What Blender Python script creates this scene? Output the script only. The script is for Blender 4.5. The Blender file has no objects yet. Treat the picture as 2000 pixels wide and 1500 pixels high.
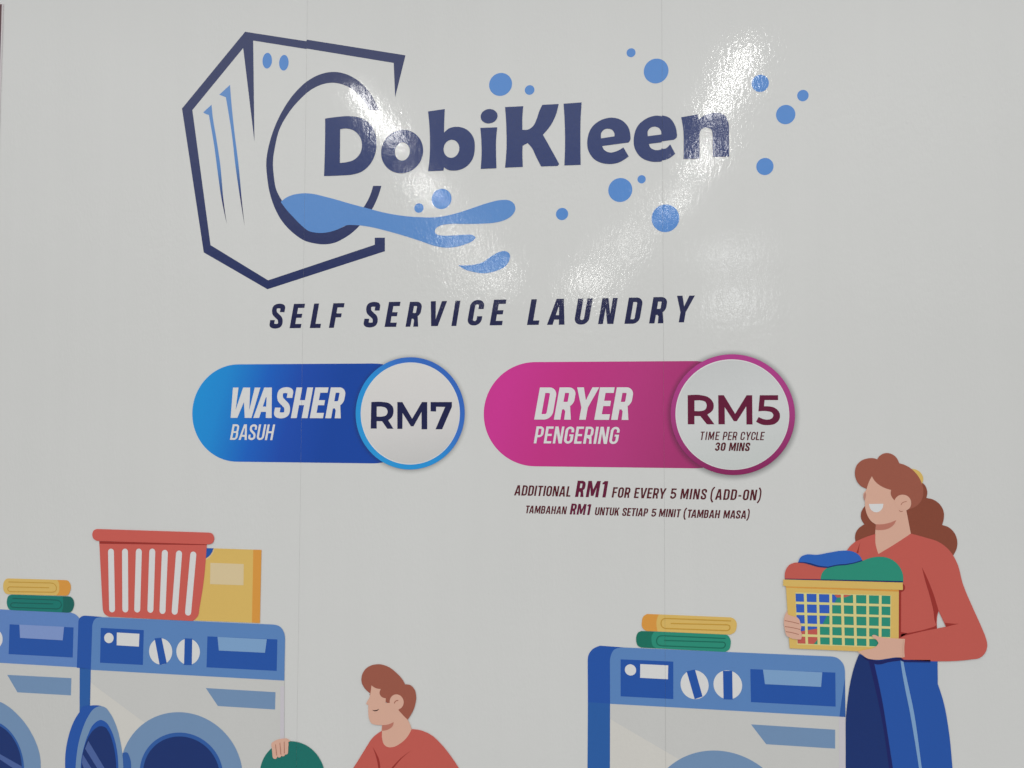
import bpy, math, random
from mathutils import Vector, Matrix
from mathutils.geometry import delaunay_2d_cdt

# ------------------------------------------------------------------ camera, light, exposure
scene = bpy.context.scene
C = scene.collection
CAM_D, CAM_Z = 2.52, 1.55            # metres from the wall, eye height
cam = bpy.data.cameras.new('camera')
camo = bpy.data.objects.new('camera', cam); C.objects.link(camo)
camo.matrix_world = Matrix((((0.9908239, 0.0024644, 0.1351363, 0), (0.1351271, -0.0397305, -0.9900314, -CAM_D), (0.0029292, 0.9992074, -0.0396989, CAM_Z), (0, 0, 0, 1))))
cam.sensor_fit = 'HORIZONTAL'; cam.sensor_width = 36.0; cam.lens = 36.0 * 1450 / 2000
cam.clip_start = 0.05; cam.clip_end = 100
scene.camera = camo
scene.view_settings.view_transform = 'Standard'; scene.view_settings.look = 'None'
scene.view_settings.gamma = 1; scene.view_settings.exposure = 0.27

world = bpy.data.worlds.new('World'); scene.world = world; world.use_nodes = True
wt = world.node_tree; wt.nodes.clear()
def wn(t): return wt.nodes.new(t)
wo = wn('ShaderNodeOutputWorld'); bg = wn('ShaderNodeBackground'); tc = wn('ShaderNodeTexCoord')
sx = wn('ShaderNodeSeparateXYZ'); mr = wn('ShaderNodeMapRange'); cr = wn('ShaderNodeValToRGB')
mr.inputs['From Min'].default_value = 0.10; mr.inputs['From Max'].default_value = 0.38
cr.color_ramp.elements[0].color = (.24, .238, .234, 1)     # floor and lower room behind the camera
cr.color_ramp.elements[1].color = (.97, .975, .97, 1)    # pale lit ceiling
wt.links.new(tc.outputs['Generated'], sx.inputs[0]); wt.links.new(sx.outputs['Z'], mr.inputs['Value'])
wt.links.new(mr.outputs[0], cr.inputs[0]); wt.links.new(cr.outputs[0], bg.inputs[0]); wt.links.new(bg.outputs[0], wo.inputs[0])
bg.inputs[1].default_value = 0.98

def tube(x, y, z, ln, rz, radiance, w=.05):
    l = bpy.data.lights.new('ceiling_tube', 'AREA'); l.shape = 'RECTANGLE'; l.size = w; l.size_y = ln
    l.energy = radiance * math.pi * w * ln; l.color = (1.0, .992, .965)
    o = bpy.data.objects.new('ceiling_tube_light', l); C.objects.link(o)
    o.location = (x, y, z); o.rotation_euler = (0, 0, rz)
# two rows of fluorescent tubes on the ceiling behind the camera, running away from the wall
TUBES = [(.64, -1.75, .95, -.08, 9.5), (.64, -2.95, .7, -.06, 11), (.53, -4.1, .8, -.2, 8), (.17, -5.6, 1.0, -.2, 12), (-.35, -7.9, 1.8, -.2, 22),
         (-1.46, -1.95, .9, 0, 13), (-1.52, -3.4, .8, 0, 12), (-1.62, -5.2, .9, 0, 17), (-1.62, -7.2, 1.4, 0, 24)]
for x, y, ln, rz, r in TUBES: tube(x, y, 3.4, ln, rz, r * 2.5)
def window_lamp(x, y, z, w, h, radiance):          # small bright openings high up at the far end of the room
    l = bpy.data.lights.new('window_light', 'AREA'); l.shape = 'RECTANGLE'; l.size = w; l.size_y = h
    l.energy = radiance * math.pi * w * h; l.color = (.97, .99, 1.0)
    o = bpy.data.objects.new('window_light', l); C.objects.link(o); o.location = (x, y, z); o.rotation_euler = (math.radians(90), 0, 0)
window_lamp(1.47, -7, 2.95, .36, .30, 4.5)
window_lamp(1.42, -7, 3.55, .7, .05, 11)

# ------------------------------------------------------------------ helpers
def lin(c): return tuple(((v/255)/12.92 if v/255 <= .04045 else ((v/255+.055)/1.055)**2.4) for v in c)
SEAMS = [-1099.9, 166.7]           # x in mm of the joints between the vinyl sheets
SEAM_W = 0.45
_rel = None
def relief_group():
    """one shared surface relief in wall coordinates: every print follows the same bumpy plaster"""
    global _rel
    if _rel: return _rel
    g = bpy.data.node_groups.new('vinyl_relief', 'ShaderNodeTree'); _rel = g
    g.interface.new_socket('Normal', in_out='OUTPUT', socket_type='NodeSocketVector')
    g.interface.new_socket('Mottle', in_out='OUTPUT', socket_type='NodeSocketFloat')
    g.interface.new_socket('Rough', in_out='OUTPUT', socket_type='NodeSocketFloat')
    N = g.nodes; L = g.links
    out = N.new('NodeGroupOutput'); geo = N.new('ShaderNodeNewGeometry')
    def noise(scale, detail, rough, sv=(1, 1, 1), typ='FBM'):
        mp = N.new('ShaderNodeVectorMath'); mp.operation = 'MULTIPLY'; mp.inputs[1].default_value = sv
        L.new(geo.outputs['Position'], mp.inputs[0])
        n = N.new('ShaderNodeTexNoise'); n.inputs['Scale'].default_value = scale; n.inputs['Detail'].default_value = detail
        n.inputs['Roughness'].default_value = rough; L.new(mp.outputs[0], n.inputs['Vector']); return n
    def math_(op, a, b=None, c=None):
        m = N.new('ShaderNodeMath'); m.operation = op
        for i, v in enumerate((a, b, c)):
            if v is None: continue
            if isinstance(v, (int, float)): m.inputs[i].default_value = v
            else: L.new(v, m.inputs[i])
        return m.outputs[0]
    fine = noise(62, 2.5, .6, (1.5, 1, .75))
    mid = noise(26, 3, .55, (1.5, 1, .6))
    big = noise(3.2, 3, .5, (1.0, 1, .7))
    creases = noise(9, 4, .6, (1, 1, 1.6))
    spots = N.new('ShaderNodeTexVoronoi'); spots.inputs['Scale'].default_value = 17; L.new(geo.outputs['Position'], spots.inputs['Vector'])
    sp = math_('SUBTRACT', 1, math_('MINIMUM', math_('MULTIPLY', spots.outputs['Distance'], 9), 1))
    keep = math_('GREATER_THAN', noise(2.1, 2, .5).outputs[0], .53)
    patch = noise(2.6, 2, .5, (1, 1, .8))          # relief is stronger in some areas than in others
    amp = math_('MAXIMUM', math_('MULTIPLY', math_('SUBTRACT', patch.outputs[0], .28), 4.2), .25)
    h = math_('MULTIPLY', math_('MULTIPLY', fine.outputs[0], amp), .00040)
    h = math_('ADD', h, math_('MULTIPLY', mid.outputs[0], .00038))
    h = math_('ADD', h, math_('MULTIPLY', big.outputs[0], .0016))
    h = math_('ADD', h, math_('MULTIPLY', math_('POWER', math_('ABSOLUTE', math_('SUBTRACT', creases.outputs[0], .5)), .5), .00012))
    h = math_('ADD', h, math_('MULTIPLY', math_('MULTIPLY', sp, keep), .00022))
    b = N.new('ShaderNodeBump'); b.inputs['Strength'].default_value = 1; b.inputs['Distance'].default_value = 1
    L.new(h, b.inputs['Height'])
    L.new(b.outputs[0], out.inputs['Normal'])
    grain = noise(420, 2, .6)
    soft = noise(1.3, 3, .5)
    vert = noise(14, 2, .5, (1, 1, .04))
    m = math_('ADD', math_('MULTIPLY', grain.outputs[0], .07), math_('MULTIPLY', soft.outputs[0], .05))
    m = math_('ADD', m, math_('MULTIPLY', vert.outputs[0], .03))
    L.new(math_('ADD', m, .925), out.inputs['Mottle'])
    L.new(math_('ADD', math_('MULTIPLY', mid.outputs[0], .10), .05), out.inputs['Rough'])
    return g

def vinyl(name, base=None, stops=None, p0=None, p1=None, radial=None):
    m = bpy.data.materials.new(name); m.use_nodes = True
    N = m.node_tree.nodes; L = m.node_tree.links; p = N['Principled BSDF']
    g = N.new('ShaderNodeGroup'); g.node_tree = relief_group()
    L.new(g.outputs['Normal'], p.inputs['Normal']); L.new(g.outputs['Rough'], p.inputs['Roughness'])
    p.inputs['Specular IOR Level'].default_value = .64
    mx = N.new('ShaderNodeVectorMath'); mx.operation = 'SCALE'
    L.new(g.outputs['Mottle'], mx.inputs['Scale'])
    if stops is None: mx.inputs[0].default_value = base[:3]
    else:                                   # printed colour gradient from p0 to p1 (mm on the wall)
        geo = N.new('ShaderNodeNewGeometry'); d = N.new('ShaderNodeVectorMath'); d.operation = 'DOT_PRODUCT'
        v = Vector((p1[0]-p0[0], 0, p1[1]-p0[1])) / 1000; n2 = v.length_squared
        d.inputs[1].default_value = v; L.new(geo.outputs['Position'], d.inputs[0])
        r = N.new('ShaderNodeMapRange'); o = (p0[0]*v.x + p0[1]*v.z) / 1000
        r.inputs['From Min'].default_value = o; r.inputs['From Max'].default_value = o + n2
        L.new(d.outputs['Value'], r.inputs['Value'])
        c = N.new('ShaderNodeValToRGB'); e = c.color_ramp.elements
        while len(e) < len(stops): e.new(.5)
        for i, (t, col) in enumerate(stops): e[i].position = t; e[i].color = (*col[:3], 1)
        L.new(r.outputs[0], c.inputs[0]); L.new(c.outputs[0], mx.inputs[0])
    L.new(mx.outputs[0], p.inputs['Base Color'])
    if radial:                              # soft drop shadow drawn in the print: opacity falls off from radius a to b (mm)
        cx, cz, a, b, strength = radial
        geo = N.new('ShaderNodeNewGeometry'); ds = N.new('ShaderNodeVectorMath'); ds.operation = 'DISTANCE'
        ds.inputs[1].default_value = (cx/1000, 0, cz/1000); L.new(geo.outputs['Position'], ds.inputs[0])
        r = N.new('ShaderNodeMapRange'); r.interpolation_type = 'SMOOTHSTEP'
        r.inputs['From Min'].default_value = a/1000; r.inputs['From Max'].default_value = b/1000
        r.inputs['To Min'].default_value = strength; r.inputs['To Max'].default_value = 0
        L.new(ds.outputs['Value'], r.inputs['Value']); L.new(r.outputs[0], p.inputs['Alpha'])
    return m

def seg_n(d): return max(3, min(14, int(d / 5)))
def smooth(pts, closed=True):
    """Catmull-Rom through the points; a third value 1 marks a corner"""
    n = len(pts); out = []
    rng = range(n if closed else n-1)
    for i in rng:
        a = pts[i]; b = pts[(i+1) % n]
        out.append((a[0], a[1]))
        if a[2] and b[2]: continue
        pa = pts[i-1] if (closed or i > 0) and not a[2] else None
        pb = pts[(i+2) % n] if (closed or i+2 < n) and not b[2] else None
        ax, az, bx, bz = a[0], a[1], b[0], b[1]; d = math.hypot(bx-ax, bz-az)
        if d < 1e-6: continue
        def tang(p, q, r):     # centripetal-like tangent at q scaled to this span
            d1 = math.hypot(q[0]-p[0], q[1]-p[1]) or 1e-6; d2 = math.hypot(r[0]-q[0], r[1]-q[1]) or 1e-6
            return tuple(((q[k]-p[k])/d1*d2 + (r[k]-q[k])/d2*d1) / (d1+d2) * d for k in (0, 1))
        ta = tang(pa, a, b) if pa else None; tb = tang(a, b, pb) if pb else None
        ch = (bx-ax, bz-az)
        if ta is None: ta = tuple(1.5*ch[k]-.5*tb[k] for k in (0, 1)) if tb else ch
        if tb is None: tb = tuple(1.5*ch[k]-.5*ta[k] for k in (0, 1)) if pa else ch
        m = seg_n(d)
        for j in range(1, m):
            t = j/m; t2 = t*t; t3 = t2*t
            h00 = 2*t3-3*t2+1; h10 = t3-2*t2+t; h01 = -2*t3+3*t2; h11 = t3-t2
            out.append((h00*ax+h10*ta[0]+h01*bx+h11*tb[0], h00*az+h10*ta[1]+h01*bz+h11*tb[1]))
    if not closed: out.append((pts[-1][0], pts[-1][1]))
    return out
def ellipse(cx, cz, rx, rz, n=None, a=0):
    n = n or max(24, min(120, int(max(rx, rz)*1.6)))
    ca, sa = math.cos(a), math.sin(a)
    return [(cx + rx*math.cos(t)*ca - rz*math.sin(t)*sa, cz + rx*math.cos(t)*sa + rz*math.sin(t)*ca) for t in (2*math.pi*i/n for i in range(n))]
def rrect(x0, z0, x1, z1, r, n=10):
    """r: one radius or four (bl, br, tr, tl)"""
    if not isinstance(r, (tuple, list)): r = (r,)*4
    o = []
    for (cx, cz, a0, q) in ((x0+r[0], z0+r[0], math.pi, r[0]), (x1-r[1], z0+r[1], 1.5*math.pi, r[1]), (x1-r[2], z1-r[2], 0, r[2]), (x0+r[3], z1-r[3], .5*math.pi, r[3])):
        if q <= 0: o.append((cx, cz)); continue
        for i in range(n+1):
            a = a0 + .5*math.pi*i/n; o.append((cx+q*math.cos(a), cz+q*math.sin(a)))
    return o
def stroke(pts, w, cap='round', taper=False):
    """a line of width w along the points"""
    L_, R_ = [], []; n = len(pts)
    for i, (x, z) in enumerate(pts):
        a = pts[max(i-1, 0)]; b = pts[min(i+1, n-1)]; dx, dz = b[0]-a[0], b[1]-a[1]; d = math.hypot(dx, dz) or 1
        h = w/2 * ((1-abs(2*i/(n-1)-1)**2)*.9+.1 if taper else 1)
        L_.append((x-dz/d*h, z+dx/d*h)); R_.append((x+dz/d*h, z-dx/d*h))
    o = list(L_)
    if cap == 'round' and not taper:
        def arc(c, p, q):
            a0 = math.atan2(p[1]-c[1], p[0]-c[0]); return [(c[0]+w/2*math.cos(a0-math.pi*k/8), c[1]+w/2*math.sin(a0-math.pi*k/8)) for k in range(1, 8)]
        return L_ + arc(pts[-1], L_[-1], R_[-1]) + R_[::-1] + arc(pts[0], R_[0], L_[0])
    return L_ + R_[::-1]
def op_poly(op):
    k = op[1]
    if k == 'P': return smooth(op[2])
    if k == 'E': return ellipse(*op[2])
    if k == 'R': return rrect(*op[2])
    if k == 'S': return stroke(smooth(op[2], False), op[3], *(op[4:] or ()))
    return op[2]                                   # 'L': plain polygon
def region(ops):
    """ops painted in order ('+' adds, '-' cuts) -> one flat triangulated outline"""
    polys = [(o[0], op_poly(o)) for o in ops]
    xs = [p[0] for s, q in polys if s == '+' for p in q]; zs = [p[1] for s, q in polys if s == '+' for p in q]
    for s in SEAMS:
        if min(xs) < s < max(xs): polys.append(('-', [(s-SEAM_W/2, min(zs)-9), (s+SEAM_W/2, min(zs)-9), (s+SEAM_W/2, max(zs)+9), (s-SEAM_W/2, max(zs)+9)]))
    V, F, n = [], [], 0
    for s, q in polys:
        ar = sum(q[i][0]*q[(i+1) % len(q)][1]-q[(i+1) % len(q)][0]*q[i][1] for i in range(len(q)))
        if ar < 0: q = q[::-1]
        V += [Vector(p) for p in q]; F.append(list(range(n, n+len(q)))); n += len(q)
    v, e, f, ov, oe, of = delaunay_2d_cdt(V, [], F, 1, 1e-4)
    keep = [t for t, o in zip(f, of) if o and polys[max(o)][0] == '+']
    return v, keep
STEP = 0.00022                                     # one print layer, metres
class Thing:
    def __init__(s, name, label, cat, at, base=0, group=None, yrot=0):
        o = bpy.data.objects.new(name, None); C.objects.link(o); s.o = o
        o.location = (at[0]/1000, 0, at[1]/1000); o.empty_display_size = .05
        o['label'] = label; o['category'] = cat
        if group: o['group'] = group
        s.at = at; s.base = base
    def part(s, name, mat, ops, lv=1, label=None, parent=None):
        v, f = region(ops); lay = (s.base + lv) * STEP
        me = bpy.data.meshes.new(name)
        me.from_pydata([((p[0]-s.at[0])/1000, -lay, (p[1]-s.at[1])/1000) for p in v], [], f)
        me.materials.append(mat if not isinstance(mat, str) else M[mat])
        o = bpy.data.objects.new(name, me); C.objects.link(o); o.parent = parent or s.o
        if parent: o.location = (0, 0, 0)
        if label: o['label'] = label
        return o

# ------------------------------------------------------------------ condensed italic lettering (unit cap height)
def q(*p): return ('+', 'L', list(p))
def cut(*p): return ('-', 'L', list(p))
def rr(s, *a): return (s, 'L', rrect(*a))
def box(x0, z0, x1, z1, s='+'): return (s, 'L', [(x0, z0), (x1, z0), (x1, z1), (x0, z1)])
def gl(ch, t):
    """glyph as (advance width, ops); t = stem thickness"""
    b = (t-.13)/.07                    # 0 = light, 1 = bold
    h = t*.86
    W = lambda lo, hi: lo + (hi-lo)*b
    def ring(w, z0=0, z1=1):
        r = min(w*.5, .25); ri = max(w*.5-t, .03)
        return [rr('+', 0, z0, w, z1, r), rr('-', t, z0+h, w-t, z1-h, min(ri, (z1-z0)/2-h-.005))]
    if ch == 'I': return t, [box(0, 0, t, 1)]
    if ch == '1': return t+.13, [box(.13, 0, t+.13, 1), q((0, .80), (.13, .80), (.135, 1), (.10, 1), (.06, .93), (0, .90))]
    if ch == 'L': w = W(.40, .42); return w, [box(0, 0, t, 1), box(t, 0, w, h)]
    if ch in 'EF':
        w = W(.43, .45); o = [box(0, 0, t, 1), box(t, 1-h, w, 1), box(t, .5-h*.45, w-.04, .5+h*.5)]
        return w, o + ([box(t, 0, w, h)] if ch == 'E' else [])
    if ch == 'T': w = W(.46, .50); return w, [box(0, 1-h, w, 1), box(w/2-t/2, 0, w/2+t/2, 1-h)]
    if ch == 'H': w = W(.49, .57); return w, [box(0, 0, t, 1), box(w-t, 0, w, 1), box(t, .5-h*.45, w-t, .5+h*.5)]
    if ch == 'N': w = W(.50, .58); return w, [q((0, 0), (t*.92, 0), (t*.92, .62), (w-t*1.15, 0), (w, 0), (w, 1), (w-t*.92, 1), (w-t*.92, .38), (t*1.15, 1), (0, 1))]
    if ch == 'M':
        w = W(.62, .76); c = w/2
        return w, [q((0, 0), (t*.92, 0), (t*.92, .60), (c-t*.40, .08), (c+t*.40, .08), (w-t*.92, .60), (w-t*.92, 0), (w, 0), (w, 1), (w-t*1.1, 1), (c, .42+.05*b), (t*1.1, 1), (0, 1))]
    if ch == 'A':
        w = W(.55, .64); c = w/2; a = t*.66
        e = lambda z: (c-a)*z                       # outer edge
        zt = .78-.10*b
        return w, [q((0, 0), (w, 0), (c+a, 1), (c-a, 1)), cut((t*1.02, -.01), (w-t*1.02, -.01), (c+.012, zt), (c-.012, zt)),
                   q((e(.20)+t*.5, .20), (w-e(.20)-t*.5, .20), (w-e(.20+h)-t*.5, .20+h), (e(.20+h)+t*.5, .20+h))]
    if ch == 'V': w = W(.56, .65); c = w/2; return w, [q((0, 1), (c-t*.66, 0), (c+t*.66, 0), (w, 1), (w-t*1.02, 1), (c, .22+.05*b), (t*1.02, 1))]
    if ch == 'Y': w = W(.56, .68); c = w/2; return w, [q((0, 1), (t*1.05, 1), (c, .60), (w-t*1.05, 1), (w, 1), (c+t*.5, .38), (c+t*.5, 0), (c-t*.5, 0), (c-t*.5, .38))]
    if ch == 'W':
        w = W(.80, .96); a = w/4
        return w, [q((0, 1), (a-t*.62, 0), (a+t*.55, 0), (2*a, .52), (3*a-t*.55, 0), (3*a+t*.62, 0), (w, 1), (w-t*.98, 1), (3*a+.0, .26), (2*a+t*.62, 1), (2*a-t*.62, 1), (a, .26), (t*.98, 1))]
    if ch == 'K': w = W(.50, .58); return w, [box(0, 0, t, 1), q((t*.9, .26), (t*.9, .52), (w-t*1.12, 1), (w, 1)), q((w*.5-t*.45, .60), (w*.5+t*.45, .66), (w, 0), (w-t*1.12, 0))]
    if ch == 'U': w = W(.48, .55); r = w/2; return w, [rr('+', 0, 0, w, 1, (min(r, .25), min(r, .25), 0, 0)), rr('-', t, h, w-t, 1.01, (max(w/2-t, .03), max(w/2-t, .03), 0, 0))]
    if ch in 'O0': w = W(.48, .55); return w, ring(w)
    if ch == 'C': w = W(.48, .54); return w, ring(w) + [box(w-t-.01, .36, w+.01, .64, '-')]
    if ch == 'G': w = W(.49, .55); return w, ring(w) + [box(w-t-.01, .50, w+.01, .66, '-'), box(w-t, .36, w, .50), box(w-t-.09, .43, w, .43+h*.85)]
    if ch == 'D': w = W(.48, .55); return w, [rr('+', 0, 0, w, 1, (0, .25, .25, 0)), rr('-', t, h, w-t, 1-h, (0, max(.25-t, .04), max(.25-t, .04), 0))]
    if ch == 'P': w = W(.46, .52); return w, [box(0, 0, t, .6), rr('+', 0, .36, w, 1, (0, .24, .24, 0)), rr('-', t, .36+h, w-t, 1-h, (0, max(.22-t, .03), max(.22-t, .03), 0))]
    if ch == 'R':
        w = W(.48, .53)
        return w, [box(0, 0, t, .6), rr('+', 0, .38, w, 1, (0, .24, .24, 0)), q((t*.9, .40), (w-t*1.08, 0), (w-t*.02, 0), (w-t*.55, .46), (t*.9, .46)),
                   cut((t, -.01), (w-t*1.05, -.01), (w-t*1.12, .26), (t+.05, .33), (t, .30)), rr('-', t, .38+h, w-t, 1-h, (0, max(.22-t, .03), max(.22-t, .03), 0))]
    if ch == 'B':
        w = W(.48, .54)
        return w, [rr('+', 0, 0, w, .54, (0, .22, .14, 0)), rr('+', 0, .46, w-.015, 1, (0, .14, .22, 0)),
                   rr('-', t, h, w-t, .5-h*.42, (0, .06, .05, 0)), rr('-', t, .5+h*.42, w-t-.01, 1-h, (0, .05, .06, 0))]
    if ch in 'S':
        w = W(.47, .54); k = t/2; m = h/2
        p = [(w-k, .66, 1), (w-k, .74, 0), (w-k-.01, .86, 0), (w/2, 1-m, 0), (k+.01, .86, 0), (k, .74, 0), (k+.04, .62, 0), (w/2, .50, 0), (w-k-.04, .38, 0), (w-k, .26, 0), (w-k-.01, .14, 0), (w/2, m, 0), (k+.01, .14, 0), (k, .26, 0), (k, .34, 1)]
        return w, [('+', 'G', p, t*.96)]
    if ch == '3':
        w = W(.46, .53); k = t/2; m = h/2
        p1 = [(k, .70, 1), (k, .80, 0), (w/2, 1-m, 0), (w-k, .80, 0), (w-k, .70, 0), (w*.62, .53, 0), (w*.42, .52, 1)]
        p2 = [(w*.42, .50, 1), (w*.62, .50, 0), (w-k, .33, 0), (w-k, .20, 0), (w/2, m, 0), (k, .20, 0), (k, .30, 1)]
        return w, [('+', 'G', p1, t*.95), ('+', 'G', p2, t*.95)]
    if ch == '5':
        w = W(.46, .53); k = t/2; m = h/2
        return w, [box(.02, 1-h, w-.02, 1), box(.02, .46, .02+t*.85, 1), ('+', 'G', [(k*.8, .50, 1), (w/2, .60-m*.2, 0), (w-k, .46, 0), (w-k, .18, 0), (w/2, m, 0), (k, .16, 0), (k, .28, 1)], t*.95)]
    if ch == '-': return .30, [box(.02, .33, .28, .33+h)]
    if ch == '(': return .28, [('+', 'G', [(.26, 1.18, 1), (.12, .95, 0), (.07, .5, 0), (.12, .05, 0), (.26, -.2, 1)], t*.95)]
    if ch == ')': return .28, [('+', 'G', [(.02, 1.18, 1), (.16, .95, 0), (.21, .5, 0), (.16, .05, 0), (.02, -.2, 1)], t*.95)]
    raise KeyError(ch)
def unit_stroke(p, w):
    s = 200
    c = smooth([(a*s, b*s, f) for a, b, f in p], False)
    return [(a/s, b/s) for a, b in stroke(c, w*s, 'flat')]
KERN = {'WA': -.13, 'TA': -.10, 'AT': -.08, 'RY': -.05, 'YE': -.04, 'AS': -.03, 'IA': -.02, 'AP': 0, 'AB': -.01, 'YC': -.03, 'VE': -.03, 'RV': -.02, 'EV': -.02, 'SA': -.02, 'MA': -.02, 'NA': -.02}
def letters(th, text, x0, z0, x1, z1, cap, t, shear, mat, lv=3):
    """set one word so that it runs from x0,z0 to x1,z1 (mm, on its baseline)"""
    gs = [gl(c, t) for c in text]; n = len(gs)
    kern = [KERN.get(text[k:k+2], 0) for k in range(n)]; tot = sum(g[0] for g in gs) + sum(kern)
    ln = math.hypot(x1-x0, z1-z0); ux, uz = (x1-x0)/ln, (z1-z0)/ln
    if n > 1: track = (ln/cap - tot) / (n-1); sxx = 1
    else: track = 0; sxx = ln/cap/tot
    if n > 1 and track < .06:                       # tight setting: condense the letters a little too
        sxx = min(1, (ln/cap - (n-1)*.06)/tot); track = (ln/cap - tot*sxx)/(n-1)
    a = 0
    for (w, ops), kn in zip(gs, kern):
        oo = []
        for op in ops:
            pts = unit_stroke(op[2], op[3]) if op[1] == 'G' else op[2]
            oo.append((op[0], 'L', [(x0 + cap*((a+sxx*u+shear*v)*ux - v*uz), z0 + cap*((a+sxx*u+shear*v)*uz + v*ux)) for u, v in pts]))
        th.part('letter', mat, oo, lv)
        a += (w + kn)*sxx + track

# ------------------------------------------------------------------ print colours
M = {}
for name_, col_ in {
    'navy': (.009, .024, .135),  #(0.004, 0.0089, 0.1529),
    'navy2': (.008, .032, .175),  #(0.004, 0.036, 0.2094),
    'navy3': (.008, .012, .082),  #(0.004, 0.0047, 0.1039),
    'water': (0.1192, 0.3259, 0.7652),
    'bubble': (0.0959, 0.3079, 0.784),
    'print_white': (0.9, 0.9, 0.9),
    'maroon': (0.1609, 0.004, 0.0444),
    'maroon_dark': (0.1104, 0.004, 0.0137),
    'body_white': (0.7468, 0.7468, 0.728),
    'body_light': (0.8248, 0.8049, 0.7563),
    'body_lilac': (0.7563, 0.7187, 0.7755),
    'print_white2': (0.9, 0.9, 0.9),
    'slot_white': (0.9, 0.9, 0.9),
    'blue_dark': (0.0153, 0.1104, 0.5),
    'blue_dark2': (0.0222, 0.1393, 0.485),
    'blue_mid': (0.0298, 0.1318, 0.4702),
    'blue_light': (0.1318, 0.301, 0.6642),
    'blue_light2': (0.1471, 0.301, 0.7003),
    'blue_pale': (0.2677, 0.4702, 0.7755),
    'blue_pale3': (0.2786, 0.4003, 0.7755),
    'blue_pale2': (0.2169, 0.3612, 0.5954),
    'navy_blue': (0.004, 0.0339, 0.1981),
    'navy_deep': (0.004, 0.012, 0.155),
    'slate': (0.0847, 0.155, 0.4415),
    'yellow': (0.9, 0.6038, 0.1632),
    'orange': (0.9, 0.4003, 0.0675),
    'yellow_line': (0.7003, 0.387, 0.0472),
    'cream': (0.8967, 0.7187, 0.4275),
    'yellow_pale': (0.8967, 0.8148, 0.3364),
    'teal': (0.004, 0.2365, 0.1981),
    'teal_dark': (0.004, 0.155, 0.1318),
    'teal_line': (0.004, 0.1318, 0.1173),
    'teal_ball': (0.004, 0.2027, 0.1716),
    'green': (0.0222, 0.3487, 0.2365),
    'green_dark': (0.004, 0.2074, 0.1393),
    'green_line': (0.004, 0.1802, 0.1244),
    'coral': (0.7755, 0.1393, 0.1104),
    'coral_shirt': (0.7003, 0.1318, 0.1036),
    'coral_dark': (0.4138, 0.0339, 0.0259),
    'skin': (0.8967, 0.5308, 0.4003),
    'skin_shade': (0.6466, 0.2365, 0.1716),
    'skin_line': (0.485, 0.1716, 0.1173),
    'mauve': (0.6293, 0.3126, 0.2467),
    'mouth_dark': (0.0298, 0.004, 0.004),
    'hair': (0.4275, 0.1244, 0.0787),
    'hair_dark': (0.3126, 0.0787, 0.0426),
    'blue_cloth': (0.0259, 0.155, 0.6293),
    'blue_cloth2': (0.0339, 0.1393, 0.6642),
    'teeth_white': (0.9, 0.9, 0.9),
}.items(): M[name_] = vinyl(name_, col_)
M['blue_pill'] = vinyl('blue_pill', stops=[(0, (0.0106, 0.3713, 0.9)), (0.22, (0.0106, 0.3241, 0.8615)), (0.5, (0.0076, 0.1531, 0.6956)), (0.72, (0.0106, 0.0915, 0.5494)), (1, (0.004, 0.0742, 0.4624))], p0=(-1529.7, 1616.6), p1=(-1001.7, 1471.3))
M['blue_rim'] = vinyl('blue_rim', stops=[(0, (0.024, 0.3962, 0.9)), (0.45, (0.0204, 0.3592, 0.9)), (0.75, (0.0444, 0.2118, 0.7487)), (1, (0.04, 0.1771, 0.6784))], p0=(-851.3, 1454.4), p1=(-595.4, 1669.5))
M['disc_grey1'] = vinyl('disc_grey1', stops=[(0, (0.9, 0.8812, 0.8615)), (0.6, (0.8518, 0.8325, 0.8229)), (1, (0.7308, 0.7219, 0.7131))], p0=(-705.6, 1705.7), p1=(-647.9, 1376.3))
M['disc_grey2'] = vinyl('disc_grey2', stops=[(0, (0.7487, 0.7669, 0.7669)), (0.5, (0.8229, 0.8421, 0.8421)), (1, (0.7308, 0.7669, 0.7487))], p0=(339.5, 1717.2), p1=(418.4, 1372.3))
M['pink_pill'] = vinyl('pink_pill', stops=[(0, (0.7853, 0.0444, 0.3713)), (0.3, (0.7131, 0.04, 0.3018)), (0.65, (0.612, 0.0489, 0.2699)), (1, (0.4905, 0.04, 0.2028))], p0=(-370.4, 1598.4), p1=(221.6, 1395.1))
M['pink_rim'] = vinyl('pink_rim', stops=[(0, (0.5802, 0.0585, 0.3356)), (0.5, (0.4905, 0.0536, 0.2699)), (1, (0.3129, 0.017, 0.1309))], p0=(372.5, 1733.9), p1=(402.0, 1355.4))
M['stripe1'] = vinyl('stripe1', stops=[(0, (0.1357, 0.3321, 0.7465)), (0.55, (0.1035, 0.2961, 0.71)), (0.8, (0.004, 0.004, 0.1442)), (1, (0.004, 0.004, 0.036))], p0=(-1452.5, 2731.0), p1=(-1343.0, 2231.9))
M['drop_shadow_blue'] = vinyl('drop_shadow_blue', (.06, .06, .075), radial=(-704.0, 1548.0, 185.2, 213.4, 0.3))
M['drop_shadow_pink'] = vinyl('drop_shadow_pink', (.06, .06, .075), radial=(387.4, 1546.6, 192.6, 219.9, 0.35))

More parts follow.
